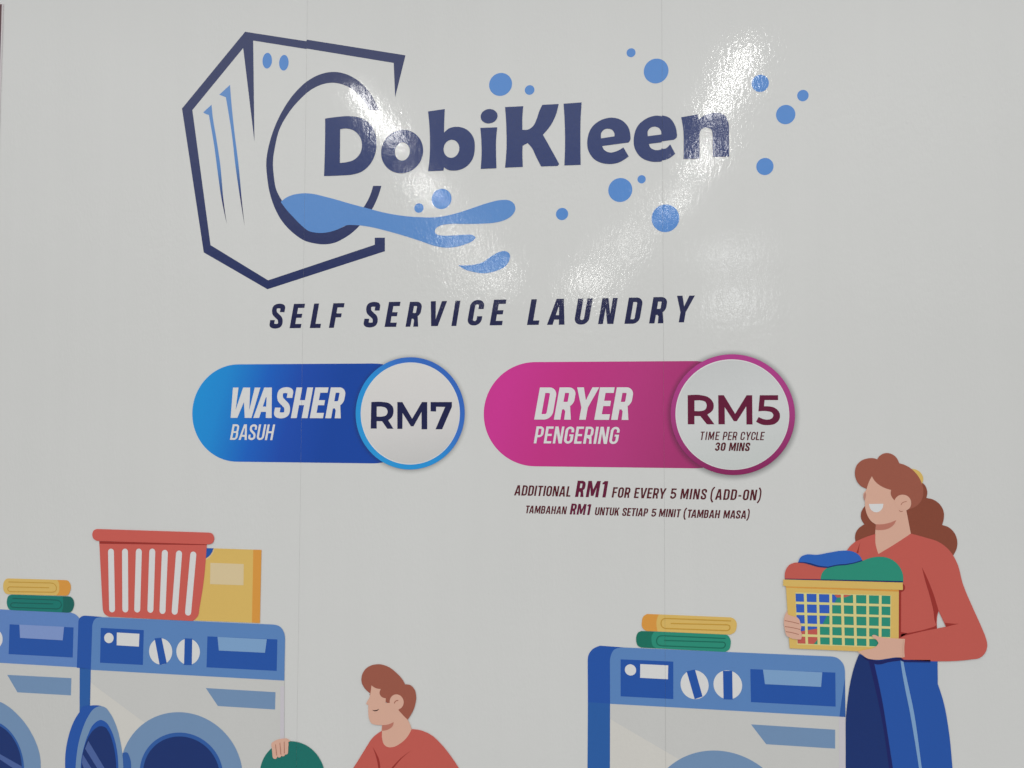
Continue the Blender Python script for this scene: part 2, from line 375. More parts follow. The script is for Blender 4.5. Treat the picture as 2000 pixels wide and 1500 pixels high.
# ------------------------------------------------------------------ the wall and its vinyl sheets
def slab(name, mat, x0, x1, y0, y1, z0, z1, parent=None):
    v = [(x, y, z) for x in (x0, x1) for y in (y0, y1) for z in (z0, z1)]
    f = [(0, 1, 3, 2), (4, 6, 7, 5), (0, 4, 5, 1), (2, 3, 7, 6), (0, 2, 6, 4), (1, 5, 7, 3)]
    me = bpy.data.meshes.new(name); me.from_pydata(v, [], f); me.materials.append(mat)
    o = bpy.data.objects.new(name, me); C.objects.link(o); o.parent = parent; return o
def plain(name, col, rough, spec=.5):
    m = bpy.data.materials.new(name); m.use_nodes = True; p = m.node_tree.nodes['Principled BSDF']
    p.inputs['Base Color'].default_value = (*col, 1); p.inputs['Roughness'].default_value = rough; p.inputs['Specular IOR Level'].default_value = spec
    n = m.node_tree.nodes.new('ShaderNodeTexNoise'); n.inputs['Scale'].default_value = 90; n.inputs['Detail'].default_value = 4
    b = m.node_tree.nodes.new('ShaderNodeBump'); b.inputs['Strength'].default_value = .15; b.inputs['Distance'].default_value = .002
    m.node_tree.links.new(n.outputs[0], b.inputs['Height']); m.node_tree.links.new(b.outputs[0], p.inputs['Normal']); return m
M['sheet'] = vinyl('white_vinyl', (.825, .83, .815))
wall = slab('wall', plain('wall_plaster', (.42, .41, .39), .8), -4.2, 3.4, .0012, .15, -.25, 3.7)
wall['kind'] = 'structure'
edges = [-3600] + [-1099.9, 166.7] + [2950]
for i in range(3):
    slab('vinyl_sheet', M['sheet'], edges[i]/1000 + .00022*(i > 0), edges[i+1]/1000 - .00022*(i < 2), 0, .0012, -.2, 3.65, wall)
EX, EZ = (-2332.9, 3127.2)
bd = bpy.data.objects.new('notice_board', None); C.objects.link(bd); bd.location = (EX/1000 - .3, 0, EZ/1000 - .9)
bd['label'] = 'dark maroon board with a white edge at the top left corner of the picture'; bd['category'] = 'board'
s = slab('board_face', plain('board_maroon', (.11, .03, .045), .4), -.3, .2935, -.0032, -.0026, .0, .8985, bd)
s = slab('board_edge', plain('board_white', (.78, .74, .75), .4), -.3, .3, -.0026, -.0004, 0, .9, bd)

# ------------------------------------------------------------------ the printed pictures and lettering (mm on the wall)
t = Thing('logo_emblem', 'navy outline washing machine emblem with blue water splash pouring from its round door', 'logo', (-1235.6, 1995.4), 0)
t.part('machine_outline', 'navy', [('+', 'P', [(-1338.8, 2950.5, 1), (-1102.4, 2899.4, 1), (-1099.6, 2904.9, 1), (-730.2, 2823.6, 1), (-766.9, 2673.7, 1), (-773.3, 2798.5, 1), (-1099.1, 2871.7, 1), (-1102.0, 2870.4, 1), (-1306.7, 2915.3, 1), (-1295.1, 2539.2, 1), (-1345.2, 2890.0, 1), (-1540.8, 2668.5, 1), (-1458.6, 2162.3, 1), (-1233.7, 2027.9, 1), (-836.3, 2146.3, 1), (-836.6, 2171.5, 1), (-799.5, 2170.4, 1), (-799.0, 2122.0, 1), (-1235.6, 1995.4, 1), (-1484.6, 2136.1, 1), (-1582.2, 2676.5, 1)])], 1)
t.part('door_ring', 'navy', [('+', 'P', [(-826.3, 2630.6, 1), (-855.4, 2687.9, 0), (-903.5, 2741.0, 0), (-951.7, 2769.2, 0), (-995.1, 2779.3, 0), (-1043.3, 2774.7, 0), (-1091.5, 2754.0, 0), (-1144.5, 2708.8, 0), (-1192.4, 2641.5, 0), (-1229.3, 2557.4, 0), (-1248.2, 2454.4, 0), (-1243.4, 2402.4, 0), (-1232.6, 2345.6, 0), (-1213.7, 2293.4, 0), (-1188.5, 2248.1, 0), (-1158.7, 2213.1, 0), (-1131.7, 2189.9, 0), (-1100.0, 2169.5, 0), (-1058.8, 2157.2, 0), (-1022.8, 2152.9, 0), (-987.0, 2157.0, 0), (-949.1, 2173.4, 0), (-918.5, 2193.2, 0), (-892.7, 2216.8, 0), (-869.4, 2242.2, 0), (-846.2, 2276.8, 0), (-827.8, 2314.3, 0), (-814.1, 2356.5, 1), (-844.7, 2357.7, 1), (-856.1, 2322.3, 0), (-877.0, 2284.8, 0), (-902.6, 2254.8, 0), (-935.5, 2223.7, 0), (-963.8, 2209.3, 0), (-992.4, 2201.4, 0), (-1030.6, 2198.9, 0), (-1066.3, 2207.4, 0), (-1098.8, 2224.2, 0), (-1133.1, 2252.3, 0), (-1162.8, 2284.6, 0), (-1185.7, 2316.7, 0), (-1208.4, 2358.8, 0), (-1218.0, 2406.1, 0), (-1222.3, 2462.7, 0), (-1214.9, 2519.0, 0), (-1201.1, 2574.9, 0), (-1172.6, 2627.7, 0), (-1124.6, 2684.1, 0), (-1076.5, 2721.5, 0), (-1035.5, 2737.0, 0), (-994.6, 2739.3, 0), (-956.0, 2728.7, 0), (-917.4, 2705.4, 0), (-883.6, 2668.5, 0), (-859.5, 2632.3, 1)])], 1)
t.part('water_splash', 'water', [('+', 'P', [(-1190.0, 2312.2, 1), (-1172.7, 2325.6, 0), (-1148.5, 2335.4, 0), (-1119.4, 2340.0, 0), (-1100.1, 2340.6, 0), (-1080.7, 2339.0, 0), (-1013.1, 2322.5, 0), (-917.3, 2293.1, 0), (-879.3, 2282.0, 0), (-796.2, 2258.5, 0), (-734.4, 2246.3, 0), (-673.1, 2239.5, 0), (-612.2, 2237.5, 0), (-551.8, 2246.6, 0), (-491.8, 2263.2, 0), (-432.1, 2281.0, 0), (-384.6, 2289.9, 0), (-357.0, 2288.1, 0), (-338.0, 2274.4, 0), (-334.0, 2255.8, 0), (-344.2, 2236.5, 0), (-368.6, 2220.3, 0), (-400.1, 2212.3, 0), (-451.7, 2209.2, 0), (-511.5, 2210.3, 0), (-571.7, 2211.4, 0), (-599.9, 2206.8, 0), (-615.2, 2196.9, 0), (-618.7, 2185.8, 0), (-611.8, 2176.8, 0), (-591.6, 2171.9, 0), (-551.3, 2171.1, 0), (-511.3, 2172.3, 0), (-483.3, 2169.8, 0), (-473.3, 2161.6, 0), (-483.2, 2150.1, 0), (-511.1, 2138.2, 0), (-551.1, 2129.4, 0), (-583.2, 2128.7, 0), (-619.6, 2136.5, 0), (-672.4, 2155.5, 0), (-733.8, 2176.5, 0), (-795.6, 2195.2, 0), (-837.0, 2206.6, 0), (-878.5, 2215.2, 0), (-911.9, 2219.0, 0), (-941.1, 2219.2, 0), (-966.1, 2208.6, 0), (-999.6, 2198.2, 0), (-1033.2, 2194.4, 0), (-1067.1, 2198.2, 0), (-1078.7, 2201.3, 0), (-1108.0, 2222.2, 0), (-1137.5, 2251.1, 0), (-1167.1, 2282.4, 0)])], 2)
t.part('vent_stripe', 'stripe1', [('+', 'P', [(-1497.5, 2657.6, 1), (-1465.2, 2684.7, 1), (-1459.8, 2640.3, 0), (-1444.0, 2558.2, 0), (-1427.1, 2462.1, 0), (-1410.3, 2319.2, 0), (-1396.7, 2238.4, 1), (-1418.4, 2328.9, 0), (-1436.5, 2434.0, 0), (-1452.6, 2534.8, 0), (-1464.9, 2597.5, 0), (-1475.0, 2646.8, 1), (-1485.2, 2650.2, 0)])], 1)
t.part('vent_stripe', 'stripe1', [('+', 'P', [(-1435.7, 2720.4, 1), (-1394.2, 2755.0, 1), (-1388.6, 2698.7, 0), (-1374.4, 2583.4, 0), (-1355.7, 2459.1, 0), (-1339.7, 2321.3, 0), (-1327.6, 2229.1, 1), (-1347.4, 2335.8, 0), (-1366.9, 2450.1, 0), (-1384.2, 2574.4, 0), (-1398.2, 2651.4, 0), (-1409.4, 2709.4, 1), (-1422.0, 2714.9, 0)])], 1)
t.part('button_dot', 'bubble', [('+', 'E', (-1250.8, 2836.6, 18.3, 29.2))], 1)
t.part('button_dot', 'bubble', [('+', 'E', (-1186.5, 2825.0, 18.2, 29.0))], 1)
t.part('water_drop', 'water', [('+', 'P', [(-534.1, 2065.7, 1), (-493.5, 2064.7, 0), (-449.2, 2073.6, 0), (-414.7, 2095.9, 0), (-389.6, 2108.4, 0), (-367.7, 2110.9, 0), (-353.9, 2101.2, 0), (-353.8, 2080.6, 0), (-367.5, 2059.1, 0), (-401.9, 2042.5, 0), (-442.8, 2035.3, 0), (-480.7, 2041.2, 0), (-512.4, 2051.3, 0)])], 2)
t.part('bubble', 'bubble', [('+', 'E', (-387.4, 2698.2, 40.5, 40.8))], 1)
t.part('bubble', 'bubble', [('+', 'E', (-285.3, 2672.6, 16.9, 17.1))], 1)
t.part('bubble', 'bubble', [('+', 'E', (63.0, 2782.2, 15.2, 15.6))], 1)
t.part('bubble', 'bubble', [('+', 'E', (146.8, 2713.6, 41.3, 42.8))], 1)
t.part('bubble', 'bubble', [('+', 'E', (487.5, 2651.1, 27.6, 29.1))], 1)
t.part('bubble', 'bubble', [('+', 'E', (623.0, 2602.2, 18.2, 19.2))], 1)
t.part('bubble', 'bubble', [('+', 'E', (567.7, 2541.4, 30.8, 32.5))], 1)
t.part('bubble', 'bubble', [('+', 'E', (499.6, 2370.2, 27.5, 28.8))], 1)
t.part('bubble', 'bubble', [('+', 'E', (25.2, 2309.6, 40.3, 41.2))], 1)
t.part('bubble', 'bubble', [('+', 'E', (96.8, 2343.6, 13.8, 14.2))], 1)
t.part('bubble', 'bubble', [('+', 'E', (175.2, 2207.6, 45.6, 46.9))], 1)
t.part('bubble', 'bubble', [('+', 'E', (-172.5, 2233.9, 20.9, 21.1))], 1)
t.part('bubble', 'bubble', [('+', 'E', (-595.3, 2301.6, 35.6, 36.0))], 1)
t.part('bubble', 'bubble', [('+', 'E', (-676.6, 2272.0, 16.8, 16.9))], 1)

t = Thing('wordmark', 'large heavy navy lettering reading DobiKleen', 'lettering', (-432.5, 2376.1), 2)
t.part('letter', 'navy2', [('+', 'P', [(-1026.2, 2609.9, 1), (-983.9, 2613.5, 0), (-937.5, 2614.3, 0), (-895.5, 2606.0, 0), (-857.6, 2580.8, 0), (-838.5, 2545.2, 0), (-833.1, 2508.3, 0), (-839.7, 2467.9, 0), (-858.1, 2434.1, 0), (-889.1, 2409.8, 0), (-922.4, 2401.4, 0), (-964.3, 2399.9, 0), (-1027.6, 2400.4, 1), (-1025.6, 2504.9, 0)]), ('-', 'P', [(-969.4, 2567.9, 1), (-945.4, 2569.6, 0), (-915.9, 2559.2, 0), (-894.7, 2535.6, 0), (-887.2, 2506.7, 0), (-893.2, 2478.4, 0), (-914.7, 2455.7, 0), (-943.9, 2447.2, 0), (-969.1, 2445.8, 1)])], 1)
t.part('letter', 'navy2', [('+', 'E', (-739.7, 2476.4, 76.9, 78.1)), ('-', 'E', (-738.6, 2476.3, 27.2, 32.4))], 1)
t.part('letter', 'navy2', [('+', 'P', [(-646.3, 2615.8, 1), (-585.7, 2621.4, 1), (-587.4, 2577.2, 0), (-588.0, 2537.0, 1), (-569.9, 2551.4, 0), (-541.6, 2555.6, 0), (-505.3, 2543.0, 0), (-481.9, 2511.8, 0), (-477.7, 2475.6, 0), (-486.7, 2436.1, 0), (-512.6, 2409.3, 0), (-548.7, 2400.1, 0), (-573.0, 2403.9, 0), (-587.2, 2413.3, 1), (-589.1, 2401.7, 1), (-644.7, 2401.7, 1), (-639.0, 2458.9, 0), (-638.6, 2511.2, 0), (-641.0, 2563.8, 0)]), ('-', 'E', (-561.0, 2478.3, 28.2, 32.1))], 1)
t.part('letter', 'navy2', [('+', 'P', [(-458.4, 2547.4, 1), (-398.6, 2546.8, 1), (-402.4, 2500.0, 0), (-402.2, 2448.3, 0), (-400.8, 2402.2, 1), (-456.5, 2402.2, 1), (-453.6, 2450.6, 0), (-454.6, 2502.5, 0)]), ('+', 'E', (-427.5, 2587.4, 29.9, 25.5))], 1)
t.part('letter', 'navy2', [('+', 'P', [(-371.2, 2616.9, 1), (-307.3, 2616.5, 1), (-310.3, 2576.8, 0), (-310.1, 2533.5, 1), (-290.0, 2533.4, 0), (-272.9, 2544.6, 0), (-260.1, 2569.9, 0), (-251.6, 2595.3, 0), (-240.9, 2617.7, 1), (-184.3, 2617.6, 1), (-194.1, 2579.4, 0), (-211.0, 2545.8, 0), (-238.7, 2512.7, 1), (-219.5, 2477.4, 0), (-198.2, 2437.8, 0), (-182.5, 2408.0, 1), (-187.6, 2401.3, 1), (-244.9, 2402.1, 1), (-262.0, 2436.3, 0), (-279.2, 2471.6, 0), (-292.0, 2486.0, 1), (-309.2, 2477.3, 1), (-309.9, 2442.8, 0), (-308.1, 2403.0, 1), (-370.5, 2403.1, 1), (-365.9, 2462.6, 0), (-366.1, 2531.9, 0), (-368.0, 2575.4, 0)])], 1)
t.part('letter', 'navy2', [('+', 'P', [(-167.4, 2617.6, 1), (-105.3, 2618.9, 1), (-108.7, 2562.1, 0), (-109.6, 2476.5, 0), (-108.8, 2401.8, 1), (-164.4, 2402.1, 1), (-162.3, 2479.0, 0), (-163.5, 2552.0, 0)])], 1)
t.part('letter', 'navy2', [('+', 'P', [(52.8, 2471.5, 1), (59.0, 2479.2, 0), (59.5, 2498.3, 0), (53.0, 2524.0, 0), (32.4, 2548.4, 0), (-0.8, 2560.3, 0), (-38.3, 2554.2, 0), (-70.6, 2530.2, 0), (-85.7, 2488.2, 0), (-82.4, 2449.7, 0), (-59.4, 2416.7, 0), (-22.0, 2401.5, 0), (15.4, 2402.8, 0), (53.9, 2423.6, 1), (36.2, 2455.7, 1), (15.5, 2444.4, 0), (-9.4, 2440.0, 0), (-29.3, 2450.7, 0), (-35.6, 2463.7, 1)]), ('-', 'P', [(-39.3, 2490.3, 1), (-37.6, 2511.5, 0), (-25.9, 2521.6, 0), (-14.2, 2522.7, 0), (-0.9, 2517.3, 0), (6.1, 2505.1, 0), (6.1, 2495.3, 1)])], 1)
t.part('letter', 'navy2', [('+', 'P', [(204.3, 2474.0, 1), (213.7, 2481.1, 0), (214.2, 2499.2, 0), (206.7, 2526.9, 0), (188.5, 2551.0, 0), (165.3, 2559.4, 1), (165.3, 2556.4, 1), (153.8, 2559.1, 0), (118.2, 2553.3, 0), (86.4, 2529.6, 0), (71.4, 2487.9, 0), (74.6, 2449.7, 0), (97.1, 2417.0, 0), (133.9, 2401.9, 0), (164.5, 2401.4, 1), (164.5, 2404.8, 1), (179.6, 2407.5, 0), (208.9, 2425.9, 1), (192.1, 2459.0, 1), (171.6, 2444.4, 0), (163.5, 2446.9, 1), (163.5, 2443.1, 1), (143.1, 2441.5, 0), (126.7, 2450.7, 0), (121.5, 2463.6, 1), (163.6, 2467.1, 1), (164.8, 2470.4, 1)]), ('-', 'P', [(117.9, 2490.4, 1), (119.6, 2511.4, 0), (130.3, 2520.2, 0), (141.8, 2522.1, 0), (154.9, 2516.8, 0), (162.6, 2504.6, 0), (162.9, 2494.1, 1)])], 1)
t.part('letter', 'navy2', [('+', 'P', [(229.1, 2549.7, 1), (284.2, 2556.9, 1), (286.5, 2538.4, 1), (301.9, 2550.1, 0), (326.0, 2557.7, 0), (350.1, 2558.5, 0), (373.2, 2547.3, 0), (383.0, 2524.2, 0), (384.5, 2474.2, 0), (384.8, 2408.5, 1), (332.1, 2409.1, 1), (331.3, 2455.9, 0), (331.5, 2485.1, 0), (327.6, 2502.8, 0), (310.4, 2510.3, 0), (294.3, 2504.4, 0), (289.3, 2487.1, 0), (289.1, 2449.5, 0), (289.6, 2408.5, 1), (285.6, 2405.3, 1), (235.6, 2406.7, 1), (236.7, 2460.3, 0), (236.1, 2502.3, 0)])], 1)

t = Thing('tagline', 'widely spaced navy italic capitals reading SELF SERVICE LAUNDRY under the logo', 'lettering', (-451.8, 1849.8), 0)
letters(t, 'S', -1228.7, 1853.6, -1179.7, 1853.3, 88.2, 0.2, 0.17, 'navy3', 1)
letters(t, 'E', -1149.5, 1853.3, -1107.5, 1853.2, 87.5, 0.2, 0.17, 'navy3', 1)
letters(t, 'L', -1073.7, 1852.7, -1034.3, 1852.6, 87.9, 0.2, 0.17, 'navy3', 1)
letters(t, 'F', -1002.3, 1852.6, -960.5, 1852.4, 87.9, 0.2, 0.17, 'navy3', 1)
letters(t, 'S', -877.1, 1853.1, -826.5, 1852.9, 88.9, 0.2, 0.17, 'navy3', 1)
letters(t, 'E', -797.7, 1853.2, -755.7, 1853.0, 88.5, 0.2, 0.17, 'navy3', 1)
letters(t, 'R', -721.6, 1852.9, -675.5, 1852.7, 87.8, 0.2, 0.17, 'navy3', 1)
letters(t, 'V', -646.9, 1854.1, -588.7, 1853.7, 87.5, 0.2, 0.17, 'navy3', 1)
letters(t, 'I', -557.4, 1853.3, -539.9, 1853.5, 87.8, 0.2, 0.17, 'navy3', 1)
letters(t, 'C', -503.2, 1854.5, -453.6, 1854.4, 88.4, 0.2, 0.17, 'navy3', 1)
letters(t, 'E', -422.7, 1853.9, -379.3, 1853.9, 88.9, 0.2, 0.17, 'navy3', 1)
letters(t, 'L', -292.7, 1853.5, -252.6, 1853.5, 88.3, 0.2, 0.17, 'navy3', 1)
letters(t, 'A', -224.0, 1853.0, -164.1, 1852.8, 88.9, 0.2, 0.17, 'navy3', 1)
letters(t, 'U', -132.8, 1852.7, -83.4, 1852.6, 88.8, 0.2, 0.17, 'navy3', 1)
letters(t, 'N', -50.6, 1853.3, 0.9, 1853.2, 88.0, 0.2, 0.17, 'navy3', 1)
letters(t, 'D', 37.7, 1853.0, 86.2, 1852.9, 88.5, 0.2, 0.17, 'navy3', 1)
letters(t, 'R', 119.2, 1853.2, 167.3, 1853.1, 88.5, 0.2, 0.17, 'navy3', 1)
letters(t, 'Y', 196.3, 1855.6, 254.8, 1855.3, 89.4, 0.2, 0.17, 'navy3', 1)

t = Thing('price_sign', 'blue pill shaped WASHER price sign with a round RM7 disc at its right end', 'price sign', (-1019.3, 1371.8), 0)
t.part('banner', 'blue_pill', [('+', 'R', (-1517.0, 1373.9, -661.1, 1724.6, 175.1, 26))], 1)
t.part('drop_shadow', 'drop_shadow_blue', [('+', 'E', (-704.7, 1549.5, 224.0, 224.0))], 2)
p = t.part('rim', 'blue_rim', [('+', 'E', (-704.0, 1550.0, 195.6, 195.6))], 3)
t.part('disc_edge', 'print_white', [('+', 'E', (-703.1, 1549.5, 177.9, 177.9))], 4, parent=p)
p = t.part('disc', 'disc_grey1', [('+', 'E', (-702.4, 1549.8, 174.6, 174.6))], 5)
letters(t, 'WASHER', -1380.5, 1531.4, -953.5, 1531.3, 109.2, 0.2, 0.178, 'print_white', 4)
letters(t, 'BASUH', -1369.2, 1452.3, -1207.9, 1452.4, 55.9, 0.145, 0.18, 'print_white', 4)
t.part('letter', 'navy3', [('+', 'P', [(-842.7, 1588.8, 1), (-799.8, 1588.9, 0), (-777.2, 1584.2, 0), (-763.3, 1569.3, 0), (-761.6, 1555.4, 0), (-767.1, 1536.7, 0), (-780.8, 1525.2, 1), (-761.3, 1495.5, 1), (-783.7, 1495.4, 1), (-803.0, 1521.7, 1), (-822.3, 1521.6, 1), (-822.0, 1495.8, 1), (-843.9, 1495.7, 1)]), ('-', 'P', [(-822.8, 1572.3, 1), (-802.8, 1572.4, 0), (-789.0, 1567.7, 0), (-783.1, 1556.2, 0), (-788.1, 1542.9, 0), (-802.5, 1538.2, 0), (-822.4, 1538.1, 1)])], 6)
t.part('letter', 'navy3', [('+', 'P', [(-748.4, 1588.9, 1), (-730.2, 1588.9, 1), (-694.6, 1530.8, 1), (-659.8, 1589.0, 1), (-641.1, 1589.0, 1), (-640.4, 1494.4, 1), (-660.7, 1494.2, 1), (-661.2, 1554.7, 1), (-689.6, 1504.6, 1), (-698.8, 1504.5, 1), (-729.2, 1550.8, 1), (-729.3, 1495.1, 1), (-747.5, 1495.0, 1)])], 6)
t.part('letter', 'navy3', [('+', 'P', [(-629.1, 1589.0, 1), (-553.5, 1589.1, 1), (-553.4, 1572.8, 1), (-587.5, 1494.7, 1), (-611.1, 1494.5, 1), (-577.6, 1572.1, 1), (-609.4, 1572.7, 1), (-609.3, 1556.1, 1), (-628.9, 1556.6, 1)])], 6)

t = Thing('price_sign', 'magenta pill shaped DRYER price sign with a round RM5 disc at its right end', 'price sign', (28.5, 1357.9), 0)
t.part('banner', 'pink_pill', [('+', 'R', (-441.8, 1370.9, 441.9, 1725.9, 177.3, 26))], 1)
t.part('drop_shadow', 'drop_shadow_pink', [('+', 'E', (386.5, 1547.4, 227.8, 227.8))], 2)
p = t.part('rim', 'pink_rim', [('+', 'E', (387.2, 1549.0, 198.4, 198.4))], 3)
t.part('disc_edge', 'print_white', [('+', 'E', (386.1, 1549.0, 181.6, 181.6))], 4, parent=p)
p = t.part('disc', 'disc_grey2', [('+', 'E', (387.0, 1548.8, 178.4, 178.4))], 5)
letters(t, 'DRYER', -267.2, 1529.6, 50.4, 1529.6, 109.4, 0.2, 0.178, 'print_white', 4)
letters(t, 'PENGERING', -268.7, 1448.9, 13.5, 1448.8, 57.5, 0.155, 0.17, 'print_white', 4)
t.part('letter', 'maroon', [('+', 'P', [(244.5, 1612.4, 1), (288.1, 1612.4, 0), (312.4, 1605.0, 0), (327.4, 1586.0, 0), (326.4, 1565.5, 0), (307.7, 1548.4, 1), (330.3, 1516.3, 1), (306.0, 1516.2, 1), (284.8, 1543.4, 1), (266.1, 1543.3, 1), (266.0, 1516.0, 1), (244.4, 1515.9, 1)]), ('-', 'P', [(266.5, 1594.7, 1), (288.0, 1594.8, 0), (301.4, 1590.4, 0), (305.9, 1577.7, 0), (299.8, 1564.0, 0), (286.3, 1560.1, 0), (266.3, 1560.1, 1)])], 6)
t.part('letter', 'maroon', [('+', 'P', [(343.0, 1612.4, 1), (360.9, 1612.4, 1), (396.7, 1551.0, 1), (433.7, 1612.3, 1), (451.5, 1612.3, 1), (451.4, 1516.3, 1), (432.3, 1516.2, 1), (432.3, 1575.9, 1), (401.9, 1526.9, 1), (392.3, 1526.8, 1), (363.5, 1572.9, 1), (363.6, 1516.5, 1), (343.1, 1516.4, 1)])], 6)
t.part('letter', 'maroon', [('+', 'P', [(475.4, 1612.3, 1), (533.3, 1612.3, 1), (533.1, 1596.3, 1), (490.6, 1596.3, 1), (488.5, 1576.0, 1), (503.0, 1576.0, 0), (523.9, 1570.2, 0), (537.7, 1552.9, 0), (536.6, 1534.1, 0), (523.4, 1519.6, 0), (499.6, 1514.3, 0), (480.0, 1516.5, 0), (462.7, 1525.7, 1), (471.3, 1541.1, 1), (484.4, 1534.8, 0), (499.8, 1532.5, 0), (513.8, 1537.8, 0), (517.5, 1547.1, 0), (512.6, 1556.0, 0), (500.1, 1559.5, 0), (470.6, 1559.4, 1)])], 6)
letters(t, 'TIME', 281.9, 1464.5, 343.5, 1464.7, 27.6, 0.145, 0.17, 'maroon_dark', 6)
letters(t, 'PER', 355.5, 1464.8, 399.9, 1464.9, 27.4, 0.145, 0.17, 'maroon_dark', 6)
letters(t, 'CYCLE', 411.5, 1465.0, 486.2, 1465.3, 27.3, 0.145, 0.17, 'maroon_dark', 6)
letters(t, '30', 330.2, 1429.3, 363.1, 1429.4, 27.4, 0.2, 0.17, 'maroon_dark', 6)
letters(t, 'MINS', 375.0, 1429.2, 440.5, 1429.5, 27.3, 0.2, 0.17, 'maroon_dark', 6)

t = Thing('printed_note', 'upper maroon text line under the magenta sign, reading ADDITIONAL RM1 FOR EVERY 5 MINS (ADD-ON)', 'lettering', (35.9, 1262.3), 0)
letters(t, 'ADDITIONAL', -336.0, 1271.3, -145.0, 1270.1, 34.9, 0.172, 0.17, 'maroon_dark', 1)
letters(t, 'RM1', -128.8, 1269.9, -26.4, 1269.9, 54.5, 0.2, 0.17, 'maroon', 1)
letters(t, 'FOR', -6.4, 1270.0, 51.8, 1269.9, 34.6, 0.172, 0.17, 'maroon_dark', 1)
letters(t, 'EVERY', 66.6, 1269.5, 169.1, 1269.1, 34.6, 0.172, 0.17, 'maroon_dark', 1)
letters(t, '5', 184.8, 1269.4, 202.7, 1269.5, 34.2, 0.172, 0.17, 'maroon_dark', 1)
letters(t, 'MINS', 217.7, 1268.8, 300.8, 1269.0, 34.6, 0.172, 0.17, 'maroon_dark', 1)
letters(t, '(', 313.6, 1267.4, 324.2, 1267.6, 36.2, 0.14, 0.17, 'maroon_dark', 1)
letters(t, 'ADD-ON', 329.6, 1268.9, 459.4, 1269.0, 35.0, 0.172, 0.17, 'maroon_dark', 1)
letters(t, ')', 464.4, 1268.0, 474.2, 1268.2, 35.9, 0.14, 0.17, 'maroon_dark', 1)

t = Thing('printed_note', 'lower smaller maroon text line starting TAMBAHAN RM1 UNTUK under the magenta sign', 'lettering', (35.7, 1202.7), 0)
letters(t, 'TAMBAHAN', -298.1, 1211.7, -159.7, 1211.1, 26.2, 0.182, 0.17, 'maroon_dark', 1)
letters(t, 'RM1', -146.7, 1211.0, -80.6, 1210.0, 36.5, 0.2, 0.17, 'maroon', 1)
letters(t, 'UNTUK', -63.3, 1210.2, 16.5, 1210.3, 26.5, 0.182, 0.17, 'maroon_dark', 1)
letters(t, 'SETIAP', 27.3, 1209.8, 110.6, 1209.5, 26.6, 0.182, 0.17, 'maroon_dark', 1)
letters(t, '5', 123.2, 1209.4, 137.7, 1209.4, 26.2, 0.182, 0.17, 'maroon_dark', 1)
letters(t, 'MINIT', 148.0, 1209.2, 216.7, 1208.9, 26.7, 0.182, 0.17, 'maroon_dark', 1)
letters(t, '(', 227.4, 1207.3, 235.4, 1207.5, 27.7, 0.172, 0.17, 'maroon_dark', 1)
letters(t, 'TAMBAH', 239.5, 1208.5, 343.0, 1208.7, 26.7, 0.182, 0.17, 'maroon_dark', 1)
letters(t, 'MASA', 355.5, 1208.7, 427.5, 1209.0, 26.6, 0.182, 0.17, 'maroon_dark', 1)
letters(t, ')', 430.1, 1208.6, 437.1, 1208.7, 27.3, 0.172, 0.17, 'maroon_dark', 1)

t = Thing('washing_machine', 'printed washing machine with its round door open, under the coral basket and yellow box', 'washing machine', (-1514.2, -2.9), 4)
t.part('side_panel', 'blue_dark', [('+', 'P', [(-1950.2, 614.5, 1), (-1948.5, 785.2, 1), (-1943.8, 794.9, 1), (-1935.7, 801.1, 0), (-1916.0, 804.3, 1), (-1856.9, 802.5, 1), (-1845.2, 612.2, 1), (-1893.2, 611.3, 1)])], 1)
t.part('side_panel', 'blue_dark2', [('+', 'P', [(-1938.6, 615.0, 1), (-1893.2, 611.3, 1), (-1893.9, 480.9, 1), (-1887.6, 141.3, 1), (-1926.7, 138.5, 1)])], 1)
t.part('body', 'body_white', [('+', 'P', [(-1893.4, 609.8, 1), (-1149.1, 608.9, 1), (-1141.0, 27.1, 1), (-1887.6, -32.9, 1)])], 2)
t.part('body_sheen', 'body_light', [('+', 'P', [(-1893.0, 565.6, 1), (-1871.3, 550.2, 1), (-1674.4, 431.3, 1), (-1697.8, 408.1, 0), (-1752.2, 339.4, 0), (-1756.5, 194.1, 1), (-1889.7, 184.8, 1)])], 3)
t.part('body_edge', 'body_lilac', [('+', 'P', [(-1163.2, 588.6, 1), (-1149.2, 589.4, 1), (-1140.6, 27.2, 1), (-1156.0, 25.9, 1)])], 3)
t.part('control_panel', 'blue_light', [('+', 'P', [(-1893.4, 609.8, 1), (-1892.0, 754.1, 1), (-1890.6, 776.4, 0), (-1882.1, 793.4, 0), (-1859.8, 801.7, 1), (-1193.4, 801.9, 1), (-1168.4, 795.7, 0), (-1152.9, 776.0, 0), (-1148.7, 753.0, 1), (-1149.1, 608.9, 1)])], 3)
p = t.part('display', 'blue_dark', [('+', 'P', [(-1857.9, 762.9, 1), (-1687.6, 761.9, 1), (-1688.2, 637.4, 1), (-1857.3, 637.4, 1)])], 4)
t.part('button', 'print_white2', [('+', 'E', (-1824.3, 727.8, 18.7, 18.5))], 5, parent=p)
t.part('screen', 'print_white2', [('+', 'P', [(-1793.2, 749.0, 1), (-1704.2, 748.0, 1), (-1705.1, 702.1, 1), (-1792.8, 703.0, 1)])], 5, parent=p)
p = t.part('knob', 'print_white2', [('+', 'E', (-1620.0, 688.8, 45.0, 46.6))], 4)
t.part('pointer', 'blue_dark', [('+', 'P', [(-1644.5, 734.4, 1), (-1617.8, 737.8, 1), (-1595.0, 648.0, 1), (-1622.7, 640.5, 1)])], 5, parent=p)
p = t.part('knob', 'print_white2', [('+', 'E', (-1513.8, 692.6, 45.3, 46.3))], 4)
